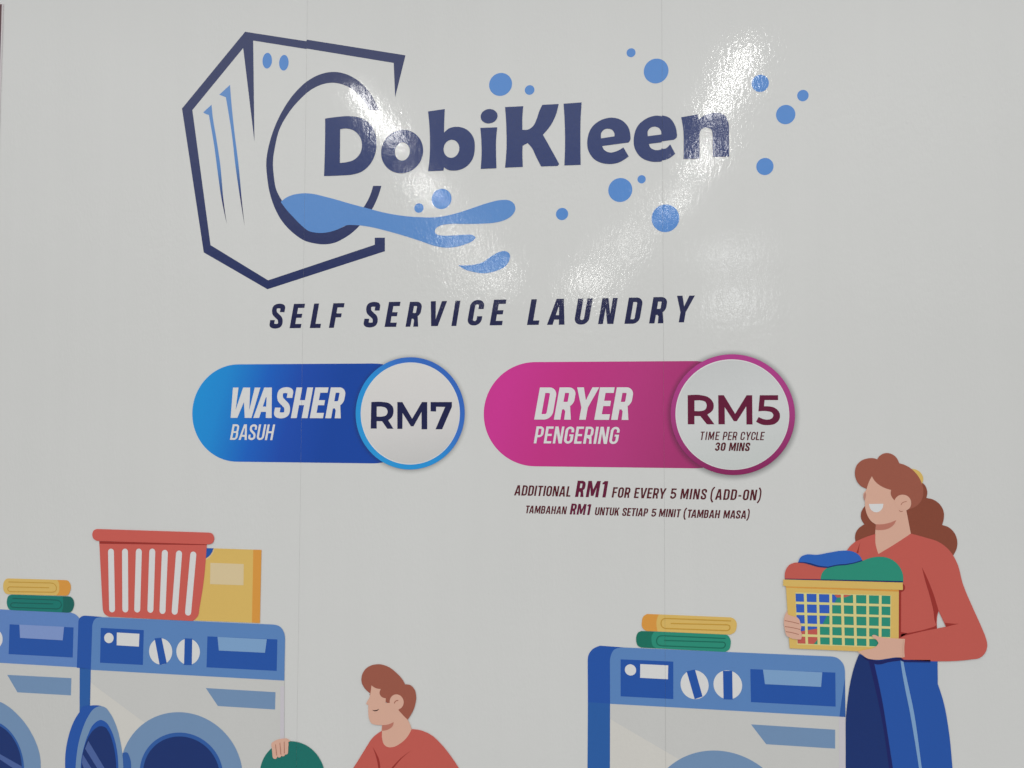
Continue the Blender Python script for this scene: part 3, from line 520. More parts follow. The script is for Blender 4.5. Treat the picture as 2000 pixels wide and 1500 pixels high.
t.part('pointer', 'blue_dark', [('+', 'P', [(-1527.7, 739.5, 1), (-1498.9, 739.6, 1), (-1498.5, 646.1, 1), (-1528.4, 645.1, 1)])], 5, parent=p)
p = t.part('drawer', 'blue_dark', [('+', 'P', [(-1440.9, 750.1, 1), (-1176.9, 750.7, 1), (-1177.7, 641.2, 1), (-1442.2, 640.9, 1)])], 4)
t.part('handle', 'blue_pale', [('+', 'P', [(-1402.2, 750.0, 1), (-1216.2, 749.7, 1), (-1222.3, 702.2, 1), (-1396.2, 702.2, 1)])], 5, parent=p)
t.part('name_plate', 'blue_pale2', [('+', 'P', [(-1443.4, 567.7, 1), (-1181.1, 567.1, 1), (-1181.6, 507.1, 1), (-1396.2, 507.3, 1)])], 3)
p = t.part('door_frame', 'blue_pale2', [('+', 'E', (-1532.5, 260.8, 234.6, 216.9))], 4)
t.part('gasket', 'blue_mid', [('+', 'E', (-1531.0, 260.4, 160.0, 146.0))], 5, parent=p)
t.part('opening', 'navy_blue', [('+', 'E', (-1530.8, 259.6, 146.7, 133.1))], 6, parent=p)
t.part('hinge', 'blue_mid', [('+', 'P', [(-1759.8, 320.8, 1), (-1739.7, 322.1, 0), (-1733.4, 311.6, 0), (-1733.0, 213.8, 1), (-1755.0, 212.3, 1)])], 5)
p = t.part('open_door', 'blue_dark', [('+', 'P', [(-1934.1, 455.9, 1), (-1926.4, 472.5, 0), (-1893.9, 481.4, 1), (-1845.0, 481.4, 0), (-1816.2, 379.2, 0), (-1790.6, 264.3, 0), (-1787.5, 148.5, 1), (-1965.9, 135.7, 1), (-1985.7, 251.4, 0), (-1986.2, 301.3, 0), (-1980.2, 345.8, 0), (-1968.4, 390.6, 0), (-1951.4, 429.9, 0)])], 5)
t.part('door_frame', 'blue_pale2', [('+', 'P', [(-1849.9, 482.0, 0), (-1831.9, 478.3, 0), (-1811.9, 458.4, 0), (-1789.8, 421.6, 0), (-1772.4, 373.1, 0), (-1761.5, 324.3, 0), (-1755.2, 266.6, 0), (-1755.3, 208.7, 0), (-1768.2, 149.9, 0), (-1833.9, 72.7, 0), (-1916.9, 139.2, 0), (-1939.8, 195.9, 0), (-1943.7, 254.2, 0), (-1941.1, 298.3, 0), (-1934.2, 345.7, 0), (-1920.9, 393.4, 0), (-1899.3, 441.7, 0), (-1877.3, 470.8, 0)])], 6, parent=p)
t.part('gasket', 'blue_dark', [('+', 'P', [(-1848.5, 432.9, 0), (-1827.2, 425.3, 0), (-1807.1, 400.2, 0), (-1789.9, 360.4, 0), (-1779.0, 314.5, 0), (-1774.5, 265.4, 0), (-1776.2, 207.2, 0), (-1787.9, 162.9, 0), (-1841.5, 115.6, 0), (-1897.8, 155.1, 0), (-1918.6, 197.4, 0), (-1923.5, 255.5, 0), (-1919.8, 299.7, 0), (-1911.1, 338.3, 0), (-1897.5, 377.2, 0), (-1875.8, 416.6, 0)])], 7, parent=p)
t.part('glass', 'navy_blue', [('+', 'P', [(-1849.5, 410.8, 0), (-1830.0, 407.6, 0), (-1813.2, 388.1, 0), (-1797.7, 351.2, 0), (-1787.9, 311.0, 0), (-1782.5, 264.8, 0), (-1782.6, 206.8, 0), (-1794.3, 162.5, 0), (-1841.9, 130.0, 0), (-1891.3, 155.6, 0), (-1915.3, 197.6, 0), (-1920.2, 255.7, 0), (-1918.2, 299.8, 0), (-1909.4, 335.5, 0), (-1895.6, 368.5, 0), (-1875.2, 396.1, 0)])], 8, parent=p)
t.part('glass_reflection', 'slate', [('+', 'P', [(-1895.3, 355.4, 1), (-1826.0, 259.1, 1), (-1789.0, 206.3, 1), (-1818.0, 204.3, 1), (-1856.8, 259.9, 1), (-1907.5, 326.8, 1)])], 9, parent=p)
t.part('glass_reflection', 'slate', [('+', 'P', [(-1915.8, 305.8, 1), (-1877.8, 255.6, 1), (-1844.0, 205.5, 1), (-1869.9, 203.7, 1), (-1910.4, 256.4, 1), (-1919.2, 276.3, 1)])], 9, parent=p)

t = Thing('washing_machine', 'printed washing machine cut off by the left edge, towels stacked on top', 'washing machine', (-2183.6, 208.7), 2)
t.part('body', 'body_white', [('+', 'P', [(-2470.6, 618.1, 1), (-1938.0, 616.5, 1), (-1935.1, 457.3, 1), (-1929.9, 138.2, 1), (-2451.5, 100.8, 1)])], 1)
t.part('control_panel', 'blue_light2', [('+', 'P', [(-2477.9, 814.3, 1), (-1982.3, 813.0, 1), (-1960.6, 807.0, 0), (-1943.7, 791.3, 0), (-1936.4, 767.8, 1), (-1938.0, 615.9, 1), (-2470.6, 618.1, 1)])], 2)
p = t.part('drawer', 'blue_dark', [('+', 'P', [(-2228.8, 760.4, 1), (-1967.5, 759.7, 1), (-1967.7, 650.7, 1), (-2229.2, 651.1, 1)])], 3)
t.part('handle', 'blue_pale3', [('+', 'P', [(-2188.2, 761.1, 1), (-2005.7, 760.5, 1), (-2009.8, 711.2, 1), (-2183.9, 712.6, 1)])], 4, parent=p)
t.part('knob', 'print_white2', [('+', 'E', (-2284.7, 703.8, 28.9, 33.8))], 3)
t.part('name_plate', 'blue_pale2', [('+', 'P', [(-2232.8, 574.7, 1), (-1971.1, 575.8, 1), (-1971.0, 513.7, 1), (-2188.5, 513.2, 1)])], 2)
p = t.part('door', 'blue_pale2', [('+', 'P', [(-2259.9, 475.0, 0), (-2225.6, 460.4, 0), (-2191.1, 437.0, 0), (-2156.5, 406.2, 0), (-2126.9, 369.3, 0), (-2103.9, 329.3, 0), (-2089.3, 288.8, 0), (-2084.7, 244.9, 0), (-2089.5, 185.6, 0), (-2114.1, 125.0, 0), (-2195.5, 60.1, 0), (-2329.2, 26.4, 0), (-2484.7, 68.4, 0), (-2559.5, 213.5, 0), (-2530.6, 366.3, 0), (-2396.1, 467.5, 0), (-2328.2, 481.8, 0)])], 3)
t.part('gasket', 'blue_mid', [('+', 'P', [(-2257.3, 397.4, 0), (-2229.7, 382.6, 0), (-2203.7, 360.3, 0), (-2182.7, 333.3, 0), (-2166.5, 301.7, 0), (-2155.3, 263.9, 0), (-2151.7, 237.5, 0), (-2159.3, 180.8, 0), (-2214.2, 117.8, 0), (-2331.4, 88.6, 0), (-2490.3, 218.0, 0), (-2393.0, 380.4, 0), (-2325.5, 406.9, 0)])], 4, parent=p)
t.part('glass', 'navy_blue', [('+', 'P', [(-2256.9, 386.9, 0), (-2231.1, 373.5, 0), (-2206.8, 352.6, 0), (-2187.5, 327.1, 0), (-2173.1, 298.3, 0), (-2163.6, 263.3, 0), (-2161.1, 236.8, 0), (-2167.6, 180.2, 0), (-2221.1, 123.2, 0), (-2331.7, 97.5, 0), (-2476.5, 218.9, 0), (-2392.7, 371.4, 0), (-2325.1, 394.9, 0)])], 5, parent=p)
t.part('glass_reflection', 'slate', [('+', 'P', [(-2322.1, 306.8, 1), (-2253.5, 285.7, 1), (-2161.4, 246.3, 1), (-2160.6, 222.1, 1), (-2191.2, 234.8, 1), (-2252.9, 266.4, 1), (-2321.4, 288.9, 1)])], 6, parent=p)

t = Thing('washing_machine', 'printed washing machine at the right with its door closed, standing beside the woman', 'washing machine', (281.4, 44.7), 2)
t.part('side_panel', 'blue_dark', [('+', 'P', [(-86.1, 592.1, 1), (-86.6, 725.7, 1), (-84.4, 745.4, 0), (-71.2, 765.7, 0), (-45.3, 779.0, 1), (30.5, 777.0, 1), (30.0, 591.5, 1), (-12.9, 591.3, 1)])], 1)
t.part('side_panel', 'blue_dark2', [('+', 'P', [(-86.1, 592.1, 1), (-12.9, 591.3, 1), (-14.6, 256.1, 1), (-88.6, 250.7, 1)])], 1)
t.part('body', 'body_white', [('+', 'P', [(-12.9, 591.3, 1), (728.0, 590.2, 1), (725.6, 287.9, 1), (-14.6, 256.1, 1)])], 2)
t.part('body_sheen', 'body_light', [('+', 'P', [(-13.1, 541.3, 1), (212.5, 423.0, 1), (182.8, 385.0, 1), (149.7, 327.0, 1), (-13.9, 315.6, 1)])], 3)
t.part('body_edge', 'body_lilac', [('+', 'P', [(708.4, 589.1, 1), (728.0, 589.3, 1), (725.1, 287.8, 1), (705.6, 286.4, 1)])], 3)  # lilac strip: lower part of the woman's shadow, drawn in the print
t.part('control_panel', 'blue_light', [('+', 'P', [(-12.9, 590.7, 1), (-13.2, 729.1, 1), (-10.4, 747.4, 0), (0.2, 767.5, 0), (24.5, 776.7, 1), (684.4, 777.9, 1), (704.0, 774.8, 0), (722.8, 757.4, 0), (728.6, 733.1, 1), (728.0, 590.2, 1)])], 3)
t.part('panel_shadow', 'blue_mid', [('+', 'P', [(727.7, 709.9, 1), (728.0, 590.2, 1), (709.9, 590.3, 1), (716.1, 637.1, 1)])], 4)  # darker blue wedge: the woman's shadow as drawn on the panel
p = t.part('display', 'blue_dark', [('+', 'P', [(22.0, 737.7, 1), (192.9, 738.3, 1), (192.2, 617.4, 1), (21.6, 617.2, 1)])], 4)
t.part('button', 'print_white2', [('+', 'E', (54.1, 704.7, 18.4, 18.3))], 5, parent=p)
t.part('screen', 'print_white2', [('+', 'P', [(86.0, 725.4, 1), (176.5, 725.3, 1), (175.3, 680.5, 1), (85.3, 680.7, 1)])], 5, parent=p)
p = t.part('knob', 'print_white2', [('+', 'E', (260.5, 667.3, 44.7, 46.6))], 4)
t.part('pointer', 'blue_dark', [('+', 'P', [(235.6, 708.8, 1), (262.1, 716.3, 1), (285.6, 630.7, 1), (260.6, 620.8, 1)])], 5, parent=p)
p = t.part('knob', 'print_white2', [('+', 'E', (365.8, 672.2, 45.1, 46.2))], 4)
t.part('pointer', 'blue_dark', [('+', 'P', [(351.1, 716.2, 1), (380.2, 717.7, 1), (380.8, 626.1, 1), (352.1, 625.4, 1)])], 5, parent=p)
p = t.part('drawer', 'blue_dark', [('+', 'P', [(437.1, 726.1, 1), (699.2, 727.8, 1), (698.6, 621.1, 1), (438.1, 621.1, 1)])], 4)
t.part('handle', 'blue_pale', [('+', 'P', [(476.6, 726.6, 1), (659.3, 726.8, 1), (655.1, 680.7, 1), (482.4, 680.5, 1)])], 5, parent=p)
t.part('name_plate', 'blue_pale2', [('+', 'P', [(437.5, 550.2, 1), (696.2, 548.6, 1), (695.4, 489.6, 1), (484.2, 490.3, 1)])], 3)
p = t.part('door', 'blue_pale2', [('+', 'E', (334.6, 229.2, 231.6, 231.3))], 4)
t.part('gasket', 'blue_mid', [('+', 'E', (336.2, 228.8, 157.6, 156.9))], 5, parent=p)
t.part('opening', 'navy_blue', [('+', 'E', (336.4, 228.6, 144.7, 144.0))], 6, parent=p)

t = Thing('folded_towel', 'yellow folded towel on top of the green one at the far left', 'towel', (-2120.9, 871.4), 5, group='folded towels on the machines')
t.part('towel_face', 'yellow', [('+', 'P', [(-2237.7, 929.3, 1), (-2009.0, 930.7, 1), (-1994.0, 928.2, 0), (-1984.7, 916.6, 0), (-1982.3, 904.7, 0), (-1986.2, 888.1, 0), (-1992.5, 877.4, 0), (-2005.7, 873.7, 1), (-2235.8, 870.9, 1), (-2249.5, 874.4, 0), (-2257.7, 884.7, 0), (-2259.9, 898.2, 0), (-2257.7, 915.0, 0), (-2249.5, 925.9, 0)])], 1)
t.part('towel_side', 'orange', [('+', 'P', [(-2037.3, 930.4, 1), (-2009.0, 930.7, 1), (-1994.0, 928.2, 0), (-1984.7, 916.6, 0), (-1982.3, 904.7, 0), (-1986.2, 888.1, 0), (-1992.5, 877.4, 0), (-2005.7, 873.7, 1), (-2040.6, 873.6, 1), (-2030.3, 886.6, 0), (-2029.2, 904.6, 0), (-2031.3, 919.5, 0)])], 2)
t.part('fold_line', 'yellow_line', [('+', 'S', [(-2237.3, 916.6, 1), (-2065.4, 918.4, 1), (-2050.2, 915.3, 0), (-2040.9, 904.2, 0), (-2042.8, 890.6, 0), (-2057.7, 885.0, 1), (-2229.4, 881.1, 1), (-2238.0, 884.8, 0), (-2240.5, 889.8, 0), (-2236.7, 896.9, 0), (-2228.2, 898.7, 1), (-2071.5, 900.8, 1)], 2.7, 'round', False)], 3)

t = Thing('folded_towel', 'dark teal folded towel under the yellow one at the far left', 'towel', (-2102.2, 809.0), 5, group='folded towels on the machines')
t.part('towel_face', 'teal', [('+', 'P', [(-2222.2, 870.2, 1), (-1994.0, 872.0, 1), (-1980.7, 869.8, 0), (-1970.4, 858.8, 0), (-1967.4, 847.0, 0), (-1969.6, 832.0, 0), (-1979.1, 816.1, 0), (-1993.9, 812.6, 1), (-2220.3, 812.9, 1), (-2232.3, 816.0, 0), (-2241.3, 830.8, 0), (-2242.6, 848.9, 0), (-2237.3, 864.2, 0)])], 1)
t.part('towel_side', 'teal_dark', [('+', 'P', [(-2013.9, 871.9, 1), (-1994.0, 872.0, 1), (-1980.7, 869.8, 0), (-1970.4, 858.8, 0), (-1967.4, 847.0, 0), (-1969.6, 832.0, 0), (-1979.1, 816.1, 0), (-1993.9, 812.6, 1), (-2017.2, 812.9, 1), (-2012.0, 830.4, 0), (-2011.7, 851.3, 0)])], 2)
t.part('fold_line', 'teal_line', [('+', 'S', [(-2218.4, 856.4, 1), (-2043.5, 856.8, 1), (-2026.7, 853.2, 0), (-2019.0, 842.1, 0), (-2024.3, 829.3, 0), (-2039.2, 824.6, 1), (-2215.6, 823.3, 1), (-2224.1, 826.0, 0), (-2226.7, 832.0, 0), (-2222.8, 838.1, 0), (-2214.4, 840.3, 1), (-2053.0, 842.3, 1)], 2.7, 'round', False)], 3)

t = Thing('folded_towel', 'yellow folded towel, upper of the stack on the right machine', 'towel', (242.8, 828.2), 5, group='folded towels on the machines')
t.part('towel_face', 'yellow', [('+', 'P', [(109.2, 889.6, 1), (375.2, 889.0, 1), (387.4, 884.7, 0), (394.9, 874.1, 0), (395.3, 859.3, 0), (390.0, 842.8, 0), (374.8, 833.3, 1), (109.0, 834.0, 1), (98.5, 838.0, 0), (91.6, 849.8, 0), (91.7, 863.3, 0), (97.2, 881.6, 0)])], 1)
t.part('towel_side', 'orange', [('+', 'P', [(109.2, 889.6, 1), (146.6, 889.3, 1), (140.6, 874.3, 0), (139.0, 856.2, 0), (142.5, 834.2, 1), (109.0, 834.0, 1), (98.5, 838.0, 0), (91.6, 849.8, 0), (91.7, 863.3, 0), (97.2, 881.6, 0)])], 2)
t.part('fold_line', 'yellow_line', [('+', 'S', [(376.6, 877.8, 1), (168.9, 877.6, 1), (158.5, 873.5, 0), (153.9, 861.3, 0), (157.8, 849.5, 0), (168.8, 844.9, 1), (360.3, 846.0, 1), (370.5, 848.5, 0), (374.4, 855.5, 0), (372.1, 862.8, 0), (363.4, 864.8, 1), (186.7, 861.8, 1)], 3.1, 'round', False)], 3)

t = Thing('folded_towel', 'green folded towel, lower of the stack on the right machine', 'towel', (224.7, 771.7), 5, group='folded towels on the machines')
t.part('towel_face', 'green', [('+', 'P', [(91.0, 833.2, 1), (357.3, 833.1, 1), (368.9, 829.5, 0), (376.1, 815.6, 0), (375.9, 800.8, 0), (371.4, 785.8, 0), (358.3, 777.2, 1), (90.7, 779.1, 1), (78.8, 784.5, 0), (73.4, 797.8, 0), (73.5, 814.4, 0), (79.8, 828.2, 0)])], 1)
t.part('towel_side', 'green_dark', [('+', 'P', [(91.0, 833.2, 1), (131.4, 832.8, 1), (123.9, 819.6, 0), (123.2, 798.5, 0), (126.7, 786.7, 0), (137.1, 779.1, 1), (90.7, 779.1, 1), (78.8, 784.5, 0), (73.4, 797.8, 0), (73.5, 814.4, 0), (79.8, 828.2, 0)])], 2)
t.part('fold_line', 'green_line', [('+', 'S', [(358.6, 820.7, 1), (158.2, 821.0, 1), (146.3, 817.5, 0), (139.3, 805.2, 0), (143.2, 791.9, 0), (156.6, 788.0, 1), (342.3, 788.9, 1), (354.6, 791.5, 0), (359.3, 799.4, 0), (357.1, 806.4, 0), (345.4, 808.3, 1), (165.6, 805.8, 1)], 3.1, 'round', False)], 3)

t = Thing('laundry_basket', 'empty coral red laundry basket with seven white slots standing on the open-door machine', 'laundry basket', (-1659.2, 796.8), 8)
t.part('basket_body', 'coral', [('+', 'P', [(-1872.6, 1077.7, 1), (-1450.0, 1077.6, 1), (-1451.1, 1052.7, 0), (-1459.8, 939.3, 0), (-1474.3, 844.2, 1), (-1477.8, 822.2, 0), (-1498.3, 802.1, 1), (-1827.2, 804.8, 1), (-1845.0, 815.2, 0), (-1852.7, 840.9, 1)]), ('-', 'S', [(-1824.4, 1039.4, 1), (-1814.5, 832.3, 1)], 23.6, 'round', False), ('-', 'S', [(-1768.6, 1041.0, 1), (-1762.1, 834.3, 1)], 23.6, 'round', False), ('-', 'S', [(-1713.9, 1042.5, 1), (-1715.2, 835.7, 1)], 23.6, 'round', False), ('-', 'S', [(-1661.1, 1044.0, 1), (-1663.4, 836.6, 1)], 23.6, 'round', False), ('-', 'S', [(-1611.7, 1040.9, 1), (-1616.1, 834.4, 1)], 23.6, 'round', False), ('-', 'S', [(-1556.5, 1039.9, 1), (-1568.6, 833.6, 1)], 23.6, 'round', False), ('-', 'S', [(-1501.3, 1037.8, 1), (-1516.7, 832.4, 1)], 23.6, 'round', False)], 1)
t.part('slot', 'slot_white', [('+', 'S', [(-1824.4, 1039.4, 1), (-1814.5, 832.3, 1)], 26.5, 'round', False), ('+', 'S', [(-1768.6, 1041.0, 1), (-1762.1, 834.3, 1)], 26.5, 'round', False), ('+', 'S', [(-1713.9, 1042.5, 1), (-1715.2, 835.7, 1)], 26.5, 'round', False), ('+', 'S', [(-1661.1, 1044.0, 1), (-1663.4, 836.6, 1)], 26.5, 'round', False), ('+', 'S', [(-1611.7, 1040.9, 1), (-1616.1, 834.4, 1)], 26.5, 'round', False), ('+', 'S', [(-1556.5, 1039.9, 1), (-1568.6, 833.6, 1)], 26.5, 'round', False), ('+', 'S', [(-1501.3, 1037.8, 1), (-1516.7, 832.4, 1)], 26.5, 'round', False)], 0)
t.part('rim_shadow', 'coral_dark', [('+', 'P', [(-1871.8, 1076.9, 1), (-1450.0, 1076.9, 1), (-1449.9, 1074.0, 1), (-1657.7, 1070.7, 1), (-1870.7, 1068.0, 1)])], 2)
t.part('rim', 'coral', [('+', 'P', [(-1880.8, 1121.2, 1), (-1443.8, 1118.8, 1), (-1429.9, 1115.4, 0), (-1421.8, 1101.0, 0), (-1427.3, 1082.6, 0), (-1442.9, 1076.7, 1), (-1881.7, 1078.2, 1), (-1895.1, 1085.3, 0), (-1900.8, 1099.4, 0), (-1895.1, 1116.0, 0)])], 3)

t = Thing('detergent_box', 'tall yellow box with an orange side, pale label and blue corner, behind the coral basket', 'box', (-1359.2, 801.6), 5)
t.part('box_front', 'yellow', [('+', 'P', [(-1474.2, 1063.1, 1), (-1272.8, 1062.4, 1), (-1273.3, 805.1, 1), (-1492.4, 804.2, 1), (-1477.2, 829.5, 1)])], 1)
t.part('box_side', 'orange', [('+', 'P', [(-1272.8, 1062.4, 1), (-1241.9, 1062.5, 1), (-1243.3, 804.9, 1), (-1273.3, 805.1, 1)])], 1)
t.part('box_label', 'cream', [('+', 'P', [(-1434.9, 1011.2, 1), (-1307.9, 1010.6, 1), (-1307.3, 935.4, 1), (-1434.9, 935.4, 1)])], 2)
t.part('corner_mark', 'blue_dark', [('+', 'P', [(-1475.0, 1063.4, 1), (-1424.1, 1063.0, 1), (-1433.6, 1042.3, 0), (-1451.7, 1027.1, 0), (-1475.3, 1022.1, 1)])], 2)
t.part('corner_line', 'cream', [('+', 'S', [(-1421.7, 1060.1, 1), (-1431.2, 1040.5, 0), (-1449.7, 1024.3, 0), (-1471.3, 1019.6, 1)], 2.5, 'flat', False)], 2)

t = Thing('person', 'printed man with short brown hair and coral shirt, one hand on teal bundle', 'person', (-732.1, -8.2), 9)
t.part('hair', 'hair', [('+', 'P', [(-836.0, 582.0, 1), (-854.4, 596.4, 0), (-866.4, 616.9, 0), (-865.1, 643.9, 0), (-851.1, 665.8, 0), (-831.0, 677.6, 0), (-806.8, 682.2, 0), (-774.6, 676.4, 0), (-742.3, 655.8, 0), (-718.0, 630.2, 0), (-711.9, 618.7, 1), (-694.0, 617.3, 0), (-678.0, 602.9, 0), (-672.2, 581.2, 0), (-675.5, 550.6, 0), (-687.2, 521.4, 0), (-701.7, 499.3, 1), (-719.0, 513.1, 0), (-741.1, 531.7, 1), (-797.6, 566.8, 1), (-838.0, 576.1, 1)])], 1)
t.part('face', 'skin', [('+', 'P', [(-831.1, 609.1, 1), (-818.1, 601.4, 0), (-797.9, 598.2, 1), (-801.8, 583.8, 0), (-795.6, 572.7, 0), (-779.5, 567.8, 1), (-780.1, 552.4, 1), (-763.3, 552.6, 1), (-729.2, 536.2, 1), (-734.3, 530.9, 1), (-717.0, 513.2, 0), (-700.9, 499.3, 1), (-692.9, 485.0, 0), (-685.5, 462.6, 1), (-700.3, 423.8, 0), (-739.8, 398.6, 0), (-767.8, 395.0, 0), (-787.9, 410.8, 0), (-794.3, 440.9, 0), (-791.8, 476.2, 1), (-810.7, 475.8, 0), (-829.7, 480.1, 0), (-838.7, 495.6, 0), (-841.3, 514.6, 0), (-841.6, 541.4, 1), (-849.8, 544.8, 1), (-845.8, 554.6, 0), (-839.1, 564.6, 0), (-834.0, 584.0, 1)])], 2)
p = t.part('ear', 'skin', [('+', 'E', (-740.6, 557.7, 24.8, 25.6))], 3)
t.part('ear_line', 'skin_line', [('+', 'S', [(-748.5, 553.4, 1), (-745.4, 559.3, 0), (-736.2, 563.2, 1)], 3.0, 'round', False)], 4, parent=p)
t.part('neck_shade', 'skin_shade', [('+', 'P', [(-791.8, 476.2, 1), (-770.6, 479.7, 0), (-750.7, 489.2, 1), (-753.4, 476.9, 0), (-771.6, 462.1, 0), (-791.6, 457.1, 1)])], 3)
t.part('mouth', 'mouth_dark', [('+', 'P', [(-828.2, 526.1, 1), (-816.1, 525.6, 0), (-802.0, 531.4, 1), (-808.4, 524.5, 0), (-819.2, 522.0, 0)])], 3)
p = t.part('shirt', 'coral_shirt', [('+', 'P', [(-955.1, 201.3, 1), (-915.6, 288.1, 0), (-875.9, 351.9, 0), (-844.2, 403.5, 0), (-830.3, 425.4, 0), (-810.4, 444.9, 0), (-791.6, 457.5, 1), (-790.9, 429.7, 0), (-783.9, 411.1, 0), (-771.1, 403.5, 0), (-751.9, 404.7, 0), (-728.1, 417.2, 0), (-706.3, 436.7, 0), (-686.8, 469.0, 1), (-661.0, 467.9, 0), (-621.4, 455.1, 0), (-581.8, 423.6, 0), (-550.3, 388.0, 0), (-522.7, 350.4, 0), (-460.1, 237.1, 1)])], 3)
t.part('shirt_fold', 'coral_dark', [('+', 'P', [(-824.8, 400.9, 1), (-813.8, 384.4, 0), (-801.5, 360.5, 0), (-795.9, 326.6, 0), (-795.9, 212.8, 1), (-801.9, 212.4, 1), (-803.1, 326.1, 0), (-809.5, 360.0, 0)])], 4, parent=p)
t.part('shirt_fold', 'coral_dark', [('+', 'P', [(-686.2, 398.2, 1), (-715.7, 373.6, 0), (-743.3, 342.2, 0), (-770.1, 305.6, 0), (-802.1, 231.3, 1), (-774.9, 309.0, 0), (-749.3, 343.0, 0), (-719.7, 373.3, 0)])], 4, parent=p)
t.part('finger', 'skin', [('+', 'S', [(-1183.8, 387.1, 1), (-1178.9, 345.8, 1)], 17.4, 'round', False)], 4)
t.part('finger', 'skin', [('+', 'S', [(-1168.0, 395.0, 1), (-1163.2, 351.9, 1)], 17.4, 'round', False)], 5)
t.part('finger', 'skin', [('+', 'S', [(-1152.3, 399.9, 1), (-1149.9, 356.6, 1)], 17.4, 'round', False)], 4)
t.part('finger', 'skin', [('+', 'S', [(-1138.1, 401.5, 1), (-1139.2, 363.5, 1)], 17.4, 'round', False)], 5)
t.part('hand', 'skin', [('+', 'P', [(-1192.9, 383.8, 1), (-1182.7, 398.0, 0), (-1159.9, 407.2, 0), (-1143.3, 410.1, 0), (-1128.7, 407.1, 0), (-1123.2, 401.7, 1), (-1129.8, 398.9, 1), (-1130.4, 381.8, 0), (-1163.6, 377.8, 0), (-1192.0, 378.0, 1)])], 6)
t.part('finger_line', 'skin_line', [('+', 'S', [(-1177.1, 386.7, 1), (-1171.9, 350.2, 1)], 2.1, 'round', False), ('+', 'S', [(-1160.9, 393.5, 1), (-1157.0, 355.0, 1)], 2.1, 'round', False), ('+', 'S', [(-1145.2, 398.4, 1), (-1143.7, 359.7, 1)], 2.1, 'round', False)], 7)

t = Thing('laundry_bundle', 'round teal green bundle of laundry under the hand of the man', 'laundry', (-1111.9, 151.6), 8)
t.part('bundle', 'teal_ball', [('+', 'E', (-1114.6, 280.7, 120.0, 120.7))], 1)

t = Thing('person', 'printed woman with long wavy brown hair, coral sweater and blue trousers, holding a yellow basket', 'person', (888.5, 215.3), 6)
t.part('back_hair', 'hair_dark', [('+', 'P', [(963.7, 1339.0, 1), (977.8, 1326.8, 0), (984.4, 1306.4, 0), (981.5, 1286.6, 1), (1001.5, 1282.0, 0), (1019.8, 1268.6, 0), (1031.3, 1247.0, 0), (1031.8, 1222.4, 0), (1026.3, 1202.7, 1), (1046.2, 1195.5, 0), (1062.5, 1178.2, 0), (1070.2, 1152.6, 0), (1068.0, 1130.8, 0), (1057.8, 1109.3, 1), (975.5, 1125.6, 1), (819.6, 1148.8, 1), (766.8, 1141.9, 1), (765.0, 1161.2, 0), (772.1, 1180.8, 0), (784.7, 1193.5, 0), (794.0, 1199.3, 1), (785.1, 1215.7, 0), (784.6, 1236.4, 0), (796.2, 1257.4, 1), (848.3, 1301.3, 1)])], 0)
t.part('hair_tie', 'yellow', [('+', 'P', [(933.3, 1378.5, 1), (951.4, 1376.0, 0), (965.5, 1366.5, 0), (973.0, 1350.1, 0), (969.3, 1330.8, 1), (948.4, 1349.8, 1)])], 1)
t.part('hair', 'hair', [('+', 'P', [(802.4, 1312.7, 1), (785.3, 1321.0, 0), (771.0, 1341.6, 0), (767.4, 1362.4, 0), (773.6, 1387.6, 0), (791.8, 1404.5, 0), (813.1, 1410.3, 0), (828.9, 1409.6, 0), (835.7, 1406.9, 1), (843.6, 1418.1, 0), (858.2, 1426.6, 0), (876.5, 1425.7, 0), (890.8, 1416.7, 0), (902.2, 1395.5, 1), (925.6, 1386.7, 0), (948.7, 1367.7, 0), (965.1, 1341.8, 0), (972.4, 1314.4, 0), (970.6, 1289.6, 0), (959.9, 1268.9, 0), (941.5, 1254.8, 0), (925.8, 1250.3, 1), (848.1, 1287.4, 1)])], 2)
t.part('face', 'skin', [('+', 'P', [(818.8, 1352.9, 1), (826.5, 1339.1, 0), (843.4, 1323.3, 0), (859.0, 1315.3, 0), (876.0, 1310.0, 1), (875.2, 1294.8, 0), (879.5, 1285.2, 0), (885.9, 1277.1, 1), (910.6, 1274.8, 1), (926.0, 1258.6, 1), (920.6, 1246.9, 1), (926.5, 1211.9, 0), (933.1, 1172.3, 1), (887.2, 1123.1, 0), (834.5, 1096.9, 1), (823.3, 1135.2, 1), (828.3, 1200.1, 1), (815.3, 1209.4, 0), (803.7, 1227.1, 0), (797.9, 1247.8, 0), (796.5, 1275.4, 1), (792.7, 1286.4, 0), (792.3, 1296.1, 0), (798.8, 1305.1, 1), (802.4, 1312.7, 1), (809.3, 1333.9, 0)])], 3)
t.part('nose', 'mauve', [('+', 'P', [(797.7, 1303.2, 1), (794.2, 1294.8, 0), (792.2, 1286.4, 0), (795.7, 1274.0, 1), (798.5, 1283.8, 0), (800.2, 1294.9, 0)])], 4)
p = t.part('ear', 'skin', [('+', 'P', [(885.9, 1277.1, 0), (891.3, 1286.8, 0), (900.5, 1293.9, 0), (912.3, 1295.8, 0), (925.2, 1291.6, 0), (933.6, 1280.7, 0), (935.2, 1267.0, 0), (931.1, 1254.6, 0), (920.6, 1246.4, 1), (899.8, 1249.8, 1), (889.6, 1263.4, 0)])], 4)
t.part('ear_line', 'skin_line', [('+', 'S', [(905.2, 1264.2, 1), (910.0, 1270.7, 0), (921.6, 1274.5, 1)], 1.9, 'round', False), ('+', 'S', [(899.7, 1245.7, 1), (903.6, 1242.7, 0), (909.1, 1243.4, 1)], 1.9, 'round', False)], 5, parent=p)
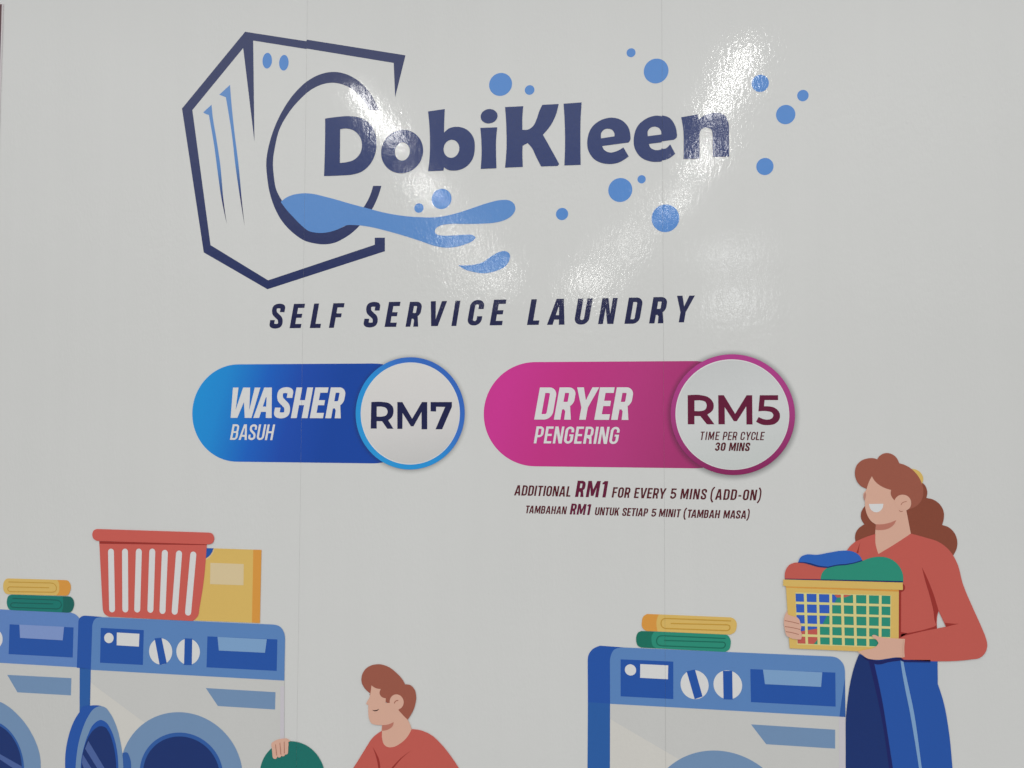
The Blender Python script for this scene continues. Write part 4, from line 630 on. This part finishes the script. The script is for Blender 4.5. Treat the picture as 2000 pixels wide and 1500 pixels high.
t.part('teeth', 'teeth_white', [('+', 'P', [(808.2, 1264.6, 1), (852.2, 1266.0, 1), (849.3, 1252.9, 0), (842.1, 1243.1, 0), (831.5, 1238.5, 0), (821.0, 1240.8, 0), (812.7, 1249.4, 0)])], 4)
t.part('neck_shade', 'skin_shade', [('+', 'P', [(828.3, 1200.6, 1), (846.7, 1201.0, 0), (870.3, 1206.5, 0), (890.1, 1215.2, 1), (882.0, 1199.9, 0), (867.4, 1188.6, 0), (846.4, 1182.6, 0), (827.5, 1182.7, 1)])], 4)
p = t.part('trousers', 'blue_dark', [('+', 'P', [(771.8, 788.8, 1), (760.3, 760.0, 0), (747.2, 713.1, 0), (735.0, 640.7, 0), (729.0, 584.0, 0), (727.4, 507.3, 0), (723.9, 202.3, 1), (1056.0, 228.6, 1), (1042.6, 451.7, 0), (1034.0, 563.9, 0), (1020.1, 653.6, 0), (1004.4, 708.3, 1), (1005.2, 789.4, 1)])], 1)
t.part('trouser_leg', 'navy_blue', [('+', 'P', [(771.8, 788.8, 1), (760.3, 760.0, 0), (747.2, 713.1, 0), (735.0, 640.7, 0), (729.0, 584.0, 0), (727.4, 507.3, 0), (723.9, 202.3, 1), (890.9, 215.5, 1), (866.8, 440.0, 0), (850.6, 565.6, 0), (835.1, 666.5, 0), (817.0, 761.4, 1), (799.9, 769.5, 1)])], 2, 'far trouser leg in shade navy', parent=p)
t.part('leg_shade', 'navy_deep', [('+', 'P', [(799.9, 770.8, 1), (817.0, 760.6, 1), (837.4, 656.4, 0), (857.1, 515.3, 0), (867.9, 435.1, 0), (890.9, 215.5, 1), (878.8, 214.6, 1), (855.9, 439.3, 0), (838.6, 577.6, 0), (820.6, 675.9, 0)])], 3, parent=p)
t.part('side_seam', 'blue_pale', [('+', 'P', [(894.4, 784.2, 1), (901.7, 784.6, 1), (909.5, 739.1, 0), (931.7, 621.0, 0), (952.7, 445.7, 0), (975.5, 247.1, 1), (965.9, 246.4, 1), (944.3, 445.2, 0), (921.8, 607.8, 0), (899.7, 738.6, 0)])], 3, parent=p)
t.part('waist_shade', 'navy_deep', [('+', 'P', [(771.8, 788.8, 1), (790.2, 779.4, 0), (824.5, 771.2, 0), (861.4, 778.1, 0), (895.7, 784.8, 1), (905.3, 778.1, 1), (984.1, 781.3, 1), (983.9, 773.7, 1), (906.4, 770.8, 1), (895.5, 775.3, 1), (863.7, 769.5, 0), (824.3, 760.0, 0), (799.9, 768.3, 0)])], 4, parent=p)
p = t.part('sweater', 'coral_shirt', [('+', 'P', [(826.5, 1169.7, 1), (798.7, 1159.9, 0), (766.8, 1144.7, 1), (750.7, 1130.5, 0), (738.6, 1114.1, 1), (734.2, 1103.5, 1), (720.9, 869.6, 1), (889.6, 789.7, 1), (901.0, 778.8, 1), (1102.7, 788.3, 0), (1126.6, 793.5, 0), (1144.7, 811.6, 0), (1150.6, 837.0, 0), (1147.1, 855.8, 0), (1137.3, 883.7, 0), (1111.9, 945.9, 0), (1083.5, 1021.0, 0), (1068.3, 1084.2, 0), (1056.7, 1109.4, 1), (1037.6, 1132.9, 0), (1010.8, 1151.4, 0), (977.6, 1161.7, 0), (933.1, 1173.8, 1), (885.7, 1140.0, 0), (834.7, 1106.7, 1), (827.1, 1135.3, 0)]), ('-', 'P', [(1010.7, 934.1, 1), (1006.4, 916.4, 0), (1005.1, 879.8, 1), (1031.4, 886.3, 1)])], 4)
t.part('sleeve_fold', 'coral_dark', [('+', 'P', [(963.8, 1069.2, 1), (977.0, 1039.8, 0), (995.7, 989.3, 0), (1010.4, 935.1, 1), (1005.0, 919.6, 0), (1003.5, 890.9, 1), (998.6, 903.4, 0), (996.1, 928.8, 0), (986.4, 976.2, 0), (972.2, 1030.1, 0)])], 5, parent=p)
t.part('sleeve_fold', 'coral_dark', [('+', 'P', [(1003.5, 890.9, 1), (1005.1, 879.8, 1), (960.2, 868.4, 0), (896.1, 848.8, 1), (899.3, 857.8, 1), (960.3, 872.5, 0), (996.2, 884.9, 1)])], 5, parent=p)
t.part('sleeve_fold', 'coral_dark', [('+', 'P', [(1028.7, 898.3, 1), (1048.1, 896.8, 0), (1069.1, 896.7, 1), (1048.0, 891.1, 0), (1031.7, 885.7, 1)])], 5, parent=p)
t.part('sleeve_fold', 'coral_dark', [('+', 'P', [(780.5, 1142.8, 1), (776.6, 1125.6, 0), (774.2, 1108.5, 1), (768.4, 1108.3, 1), (774.5, 1127.0, 0)])], 5, parent=p)
t.part('basket_shade', 'coral_dark', [('+', 'P', [(892.2, 1015.2, 1), (906.9, 1015.2, 1), (912.4, 1008.2, 0), (910.2, 995.3, 0), (900.8, 988.6, 1), (898.2, 864.2, 1), (917.6, 861.2, 1), (890.5, 842.1, 1)])], 5, parent=p)
t.part('cuff', 'skin', [('+', 'P', [(904.0, 843.5, 1), (902.4, 826.0, 0), (899.7, 805.5, 0), (899.8, 784.6, 1), (907.9, 786.8, 1), (907.1, 813.5, 0), (910.0, 843.0, 1)])], 6)
t.part('hand', 'skin', [('+', 'P', [(904.0, 844.0, 1), (890.6, 844.4, 1), (840.4, 846.4, 0), (828.2, 848.4, 0), (819.6, 852.7, 0), (811.0, 851.5, 1), (812.6, 844.7, 0), (824.3, 836.7, 0), (829.6, 827.4, 1), (821.5, 816.1, 0), (806.7, 809.0, 0), (786.9, 804.2, 0), (767.0, 797.4, 1), (781.7, 787.3, 0), (793.9, 778.9, 0), (813.5, 775.4, 0), (828.3, 775.4, 0), (855.3, 780.5, 0), (882.3, 785.6, 0), (900.5, 785.1, 1), (900.1, 805.5, 0)])], 18, 'hand spread under the right side of the yellow basket')
t.part('hand', 'skin', [('+', 'P', [(552.6, 918.0, 1), (544.5, 898.9, 0), (542.5, 877.9, 0), (545.5, 854.6, 0), (550.1, 839.1, 0), (559.7, 833.0, 0), (595.1, 828.5, 1), (597.2, 841.1, 0), (593.6, 857.9, 1), (595.6, 871.0, 0), (592.7, 881.3, 1), (590.7, 890.3, 0), (582.0, 899.1, 0), (570.6, 901.2, 0), (555.5, 905.9, 1)])], 18, 'hand gripping the left side of the yellow basket')
t.part('finger_line', 'skin_line', [('+', 'S', [(545.9, 886.4, 1), (567.9, 882.9, 0), (588.6, 878.2, 1)], 2.0, 'round', False), ('+', 'S', [(546.2, 867.6, 1), (570.2, 864.7, 0), (591.7, 860.4, 1)], 2.0, 'round', False), ('+', 'S', [(548.5, 851.6, 1), (567.5, 849.0, 0), (587.2, 844.3, 1)], 2.0, 'round', False)], 19)

t = Thing('laundry_basket', 'square mesh yellow laundry basket heaped with clothes in the arms of the woman', 'laundry basket', (719.9, 796.0), 13)
t.part('basket_body', 'yellow', [('+', 'P', [(550.2, 997.2, 1), (893.6, 996.0, 1), (890.6, 844.7, 1), (887.4, 798.6, 1), (769.5, 798.3, 1), (559.8, 798.4, 1), (557.2, 836.8, 1), (554.3, 915.0, 1)]), ('-', 'P', [(579.1, 977.3, 1), (870.8, 978.5, 1), (865.6, 814.2, 1), (582.2, 811.9, 1)])], 3)
t.part('mesh_grid', 'yellow_pale', [('+', 'P', [(577.1, 979.1, 1), (872.7, 980.1, 1), (867.6, 812.2, 1), (580.2, 809.7, 1)]), ('-', 'P', [(579.8, 973.4, 1), (605.1, 973.8, 1), (605.8, 948.0, 1), (580.5, 947.8, 1)]), ('-', 'P', [(614.0, 973.8, 1), (644.2, 974.1, 1), (644.4, 948.3, 1), (614.4, 948.0, 1)]), ('-', 'P', [(651.8, 974.1, 1), (683.6, 974.5, 1), (683.5, 948.7, 1), (652.2, 948.4, 1)]), ('-', 'P', [(691.9, 974.5, 1), (718.6, 974.9, 1), (719.0, 949.0, 1), (691.8, 948.8, 1)]), ('-', 'P', [(726.9, 975.0, 1), (755.5, 975.2, 1), (755.8, 949.3, 1), (727.2, 949.1, 1)]), ('-', 'P', [(764.7, 975.3, 1), (795.6, 975.6, 1), (795.5, 949.5, 1), (764.8, 949.4, 1)]), ('-', 'P', [(803.8, 975.6, 1), (833.9, 975.9, 1), (833.2, 949.9, 1), (803.6, 949.6, 1)]), ('-', 'P', [(842.0, 976.2, 1), (868.3, 976.4, 1), (867.6, 950.1, 1), (841.3, 949.9, 1)]), ('-', 'P', [(580.7, 940.0, 1), (606.0, 940.1, 1), (606.4, 913.6, 1), (581.7, 913.4, 1)]), ('-', 'P', [(614.6, 940.2, 1), (644.5, 940.5, 1), (644.7, 913.8, 1), (615.0, 913.6, 1)]), ('-', 'P', [(652.3, 940.6, 1), (683.4, 940.9, 1), (683.3, 914.2, 1), (652.5, 913.8, 1)]), ('-', 'P', [(691.7, 941.0, 1), (718.9, 941.2, 1), (719.3, 914.6, 1), (691.6, 914.3, 1)]), ('-', 'P', [(727.4, 941.3, 1), (756.0, 941.6, 1), (756.1, 914.7, 1), (727.5, 914.6, 1)]), ('-', 'P', [(764.7, 941.7, 1), (795.4, 941.8, 1), (795.0, 915.2, 1), (765.0, 914.8, 1)]), ('-', 'P', [(803.5, 941.8, 1), (833.1, 942.2, 1), (832.4, 915.4, 1), (803.4, 915.3, 1)]), ('-', 'P', [(841.2, 942.2, 1), (867.5, 942.4, 1), (866.8, 915.7, 1), (840.8, 915.4, 1)]), ('-', 'P', [(581.6, 905.6, 1), (606.6, 905.8, 1), (607.3, 879.0, 1), (582.5, 879.0, 1)]), ('-', 'P', [(615.2, 905.8, 1), (644.9, 906.2, 1), (645.0, 879.2, 1), (615.6, 879.1, 1)]), ('-', 'P', [(652.6, 906.3, 1), (683.2, 906.7, 1), (683.1, 879.5, 1), (653.1, 879.3, 1)]), ('-', 'P', [(691.5, 906.8, 1), (719.2, 907.1, 1), (719.5, 879.9, 1), (691.4, 879.6, 1)]), ('-', 'P', [(727.6, 907.1, 1), (756.2, 907.2, 1), (756.6, 880.1, 1), (728.0, 879.8, 1)]), ('-', 'P', [(764.9, 907.3, 1), (794.8, 907.7, 1), (794.7, 880.4, 1), (765.0, 880.2, 1)]), ('-', 'P', [(803.2, 907.8, 1), (832.3, 908.2, 1), (831.6, 880.6, 1), (802.8, 880.5, 1)]), ('-', 'P', [(840.7, 908.2, 1), (866.7, 908.5, 1), (866.0, 880.8, 1), (840.0, 880.7, 1)]), ('-', 'P', [(582.4, 870.4, 1), (607.4, 870.7, 1), (607.9, 845.2, 1), (583.4, 844.9, 1)]), ('-', 'P', [(615.7, 870.7, 1), (645.2, 870.9, 1), (645.3, 845.5, 1), (616.2, 845.3, 1)]), ('-', 'P', [(653.2, 871.0, 1), (683.0, 871.2, 1), (682.9, 845.8, 1), (653.4, 845.6, 1)]), ('-', 'P', [(691.2, 871.3, 1), (719.4, 871.7, 1), (719.8, 846.1, 1), (691.2, 845.9, 1)]), ('-', 'P', [(728.1, 871.8, 1), (756.7, 872.2, 1), (756.8, 846.1, 1), (728.3, 845.9, 1)]), ('-', 'P', [(764.9, 872.2, 1), (794.6, 872.4, 1), (794.2, 846.4, 1), (765.2, 846.2, 1)]), ('-', 'P', [(802.7, 872.5, 1), (831.5, 872.7, 1), (830.9, 846.7, 1), (802.5, 846.5, 1)]), ('-', 'P', [(839.9, 872.8, 1), (865.9, 873.1, 1), (865.2, 846.9, 1), (839.4, 846.8, 1)]), ('-', 'P', [(583.5, 836.9, 1), (608.0, 837.2, 1), (608.8, 815.1, 1), (584.3, 814.8, 1)]), ('-', 'P', [(616.3, 837.3, 1), (645.5, 837.7, 1), (645.7, 815.2, 1), (616.8, 815.0, 1)]), ('-', 'P', [(653.5, 837.6, 1), (682.8, 838.0, 1), (682.8, 815.5, 1), (654.0, 815.3, 1)]), ('-', 'P', [(691.0, 838.1, 1), (719.7, 838.3, 1), (720.1, 815.7, 1), (691.0, 815.6, 1)]), ('-', 'P', [(728.4, 838.5, 1), (757.0, 838.7, 1), (757.4, 816.0, 1), (728.8, 815.8, 1)]), ('-', 'P', [(765.1, 838.8, 1), (794.0, 839.0, 1), (793.9, 816.4, 1), (765.3, 816.1, 1)]), ('-', 'P', [(802.4, 839.1, 1), (830.7, 839.5, 1), (830.1, 816.4, 1), (802.3, 816.2, 1)]), ('-', 'P', [(839.3, 839.7, 1), (865.1, 839.7, 1), (864.4, 816.7, 1), (838.7, 816.6, 1)])], 2)
t.part('rim_shadow', 'orange', [('+', 'P', [(550.1, 995.4, 1), (893.6, 995.8, 1), (893.5, 990.9, 1), (722.6, 990.9, 1), (550.1, 991.7, 1)])], 4)
t.part('rim', 'yellow', [('+', 'P', [(542.2, 1017.2, 1), (905.7, 1019.6, 1), (905.3, 996.4, 1), (549.4, 995.4, 1), (541.3, 998.2, 1)])], 5)
t.part('rim_line', 'navy_deep', [('+', 'P', [(546.6, 1019.9, 1), (905.8, 1023.9, 1), (905.7, 1020.1, 1), (546.6, 1017.8, 1)])], 5)

t = Thing('cloth', 'green garment filling the right side of the yellow basket', 'garment', (782.2, 820.7), 11)
t.part('heap_top', 'green', [('+', 'P', [(657.9, 1019.1, 1), (660.1, 1036.1, 0), (670.9, 1052.6, 0), (688.6, 1063.1, 0), (723.7, 1068.1, 0), (761.2, 1075.7, 0), (786.1, 1084.2, 0), (811.0, 1094.0, 0), (833.3, 1098.0, 0), (857.9, 1096.7, 0), (879.9, 1087.0, 0), (896.8, 1069.4, 0), (906.2, 1046.6, 0), (906.9, 1019.6, 1)])], 3)
t.part('heap_inside', 'green', [('+', 'P', [(576.6, 979.8, 1), (872.0, 981.1, 1), (868.1, 813.0, 1), (579.7, 811.8, 1)])], 1)

t = Thing('cloth', 'blue garment lying on top of the heap in the yellow basket', 'garment', (646.2, 892.5), 11)
p = t.part('heap_top', 'blue_cloth', [('+', 'P', [(589.1, 1073.2, 1), (598.2, 1091.3, 0), (610.9, 1097.9, 0), (648.8, 1099.3, 0), (686.7, 1107.4, 0), (724.3, 1114.2, 0), (749.3, 1114.3, 0), (769.1, 1107.1, 0), (781.3, 1094.4, 0), (785.6, 1084.2, 1), (761.2, 1075.7, 0), (736.2, 1070.3, 0), (711.2, 1067.7, 0), (681.0, 1059.7, 1), (653.4, 1062.0, 0), (625.8, 1069.6, 0), (608.1, 1073.2, 0)])], 4)
t.part('hem_shade', 'navy_blue', [('+', 'P', [(589.1, 1074.5, 1), (605.6, 1074.7, 0), (625.8, 1072.2, 0), (653.4, 1064.6, 0), (681.0, 1062.3, 1), (711.2, 1070.0, 0), (736.2, 1072.9, 0), (761.2, 1078.3, 0), (783.7, 1086.2, 1), (786.1, 1083.7, 1), (761.1, 1075.2, 0), (736.2, 1069.2, 0), (711.2, 1066.4, 0), (681.0, 1058.7, 1), (653.4, 1059.9, 0), (623.2, 1067.6, 0), (605.6, 1071.6, 0), (589.1, 1071.9, 1)])], 5, parent=p)
t.part('heap_inside', 'blue_cloth2', [('+', 'P', [(576.6, 978.5, 1), (692.4, 978.7, 1), (707.2, 963.6, 1), (686.7, 925.2, 0), (668.8, 893.4, 0), (658.5, 874.8, 0), (645.8, 863.9, 1), (620.6, 860.3, 1), (592.8, 852.6, 1), (575.3, 863.6, 1)])], 2)

t = Thing('cloth', 'coral red garment at the left of the heap in the yellow basket', 'garment', (595.2, 838.4), 11)
t.part('heap_top', 'coral_shirt', [('+', 'P', [(547.3, 1018.1, 1), (549.9, 1045.7, 0), (562.4, 1064.5, 0), (577.7, 1071.5, 0), (592.9, 1072.8, 0), (608.1, 1071.6, 0), (625.7, 1065.9, 0), (653.4, 1059.9, 0), (681.0, 1057.6, 1), (665.7, 1041.5, 0), (657.9, 1019.1, 1)])], 2)
t.part('heap_inside', 'coral_shirt', [('+', 'P', [(577.6, 850.7, 1), (620.6, 859.0, 1), (648.4, 865.3, 1), (653.1, 846.1, 0), (645.4, 830.2, 0), (632.6, 814.1, 1), (579.7, 811.8, 1)])], 3)
t.part('heap_inside', 'coral_shirt', [('+', 'P', [(695.0, 978.8, 1), (757.2, 977.1, 1), (732.2, 967.1, 1), (706.0, 965.4, 1)])], 3)
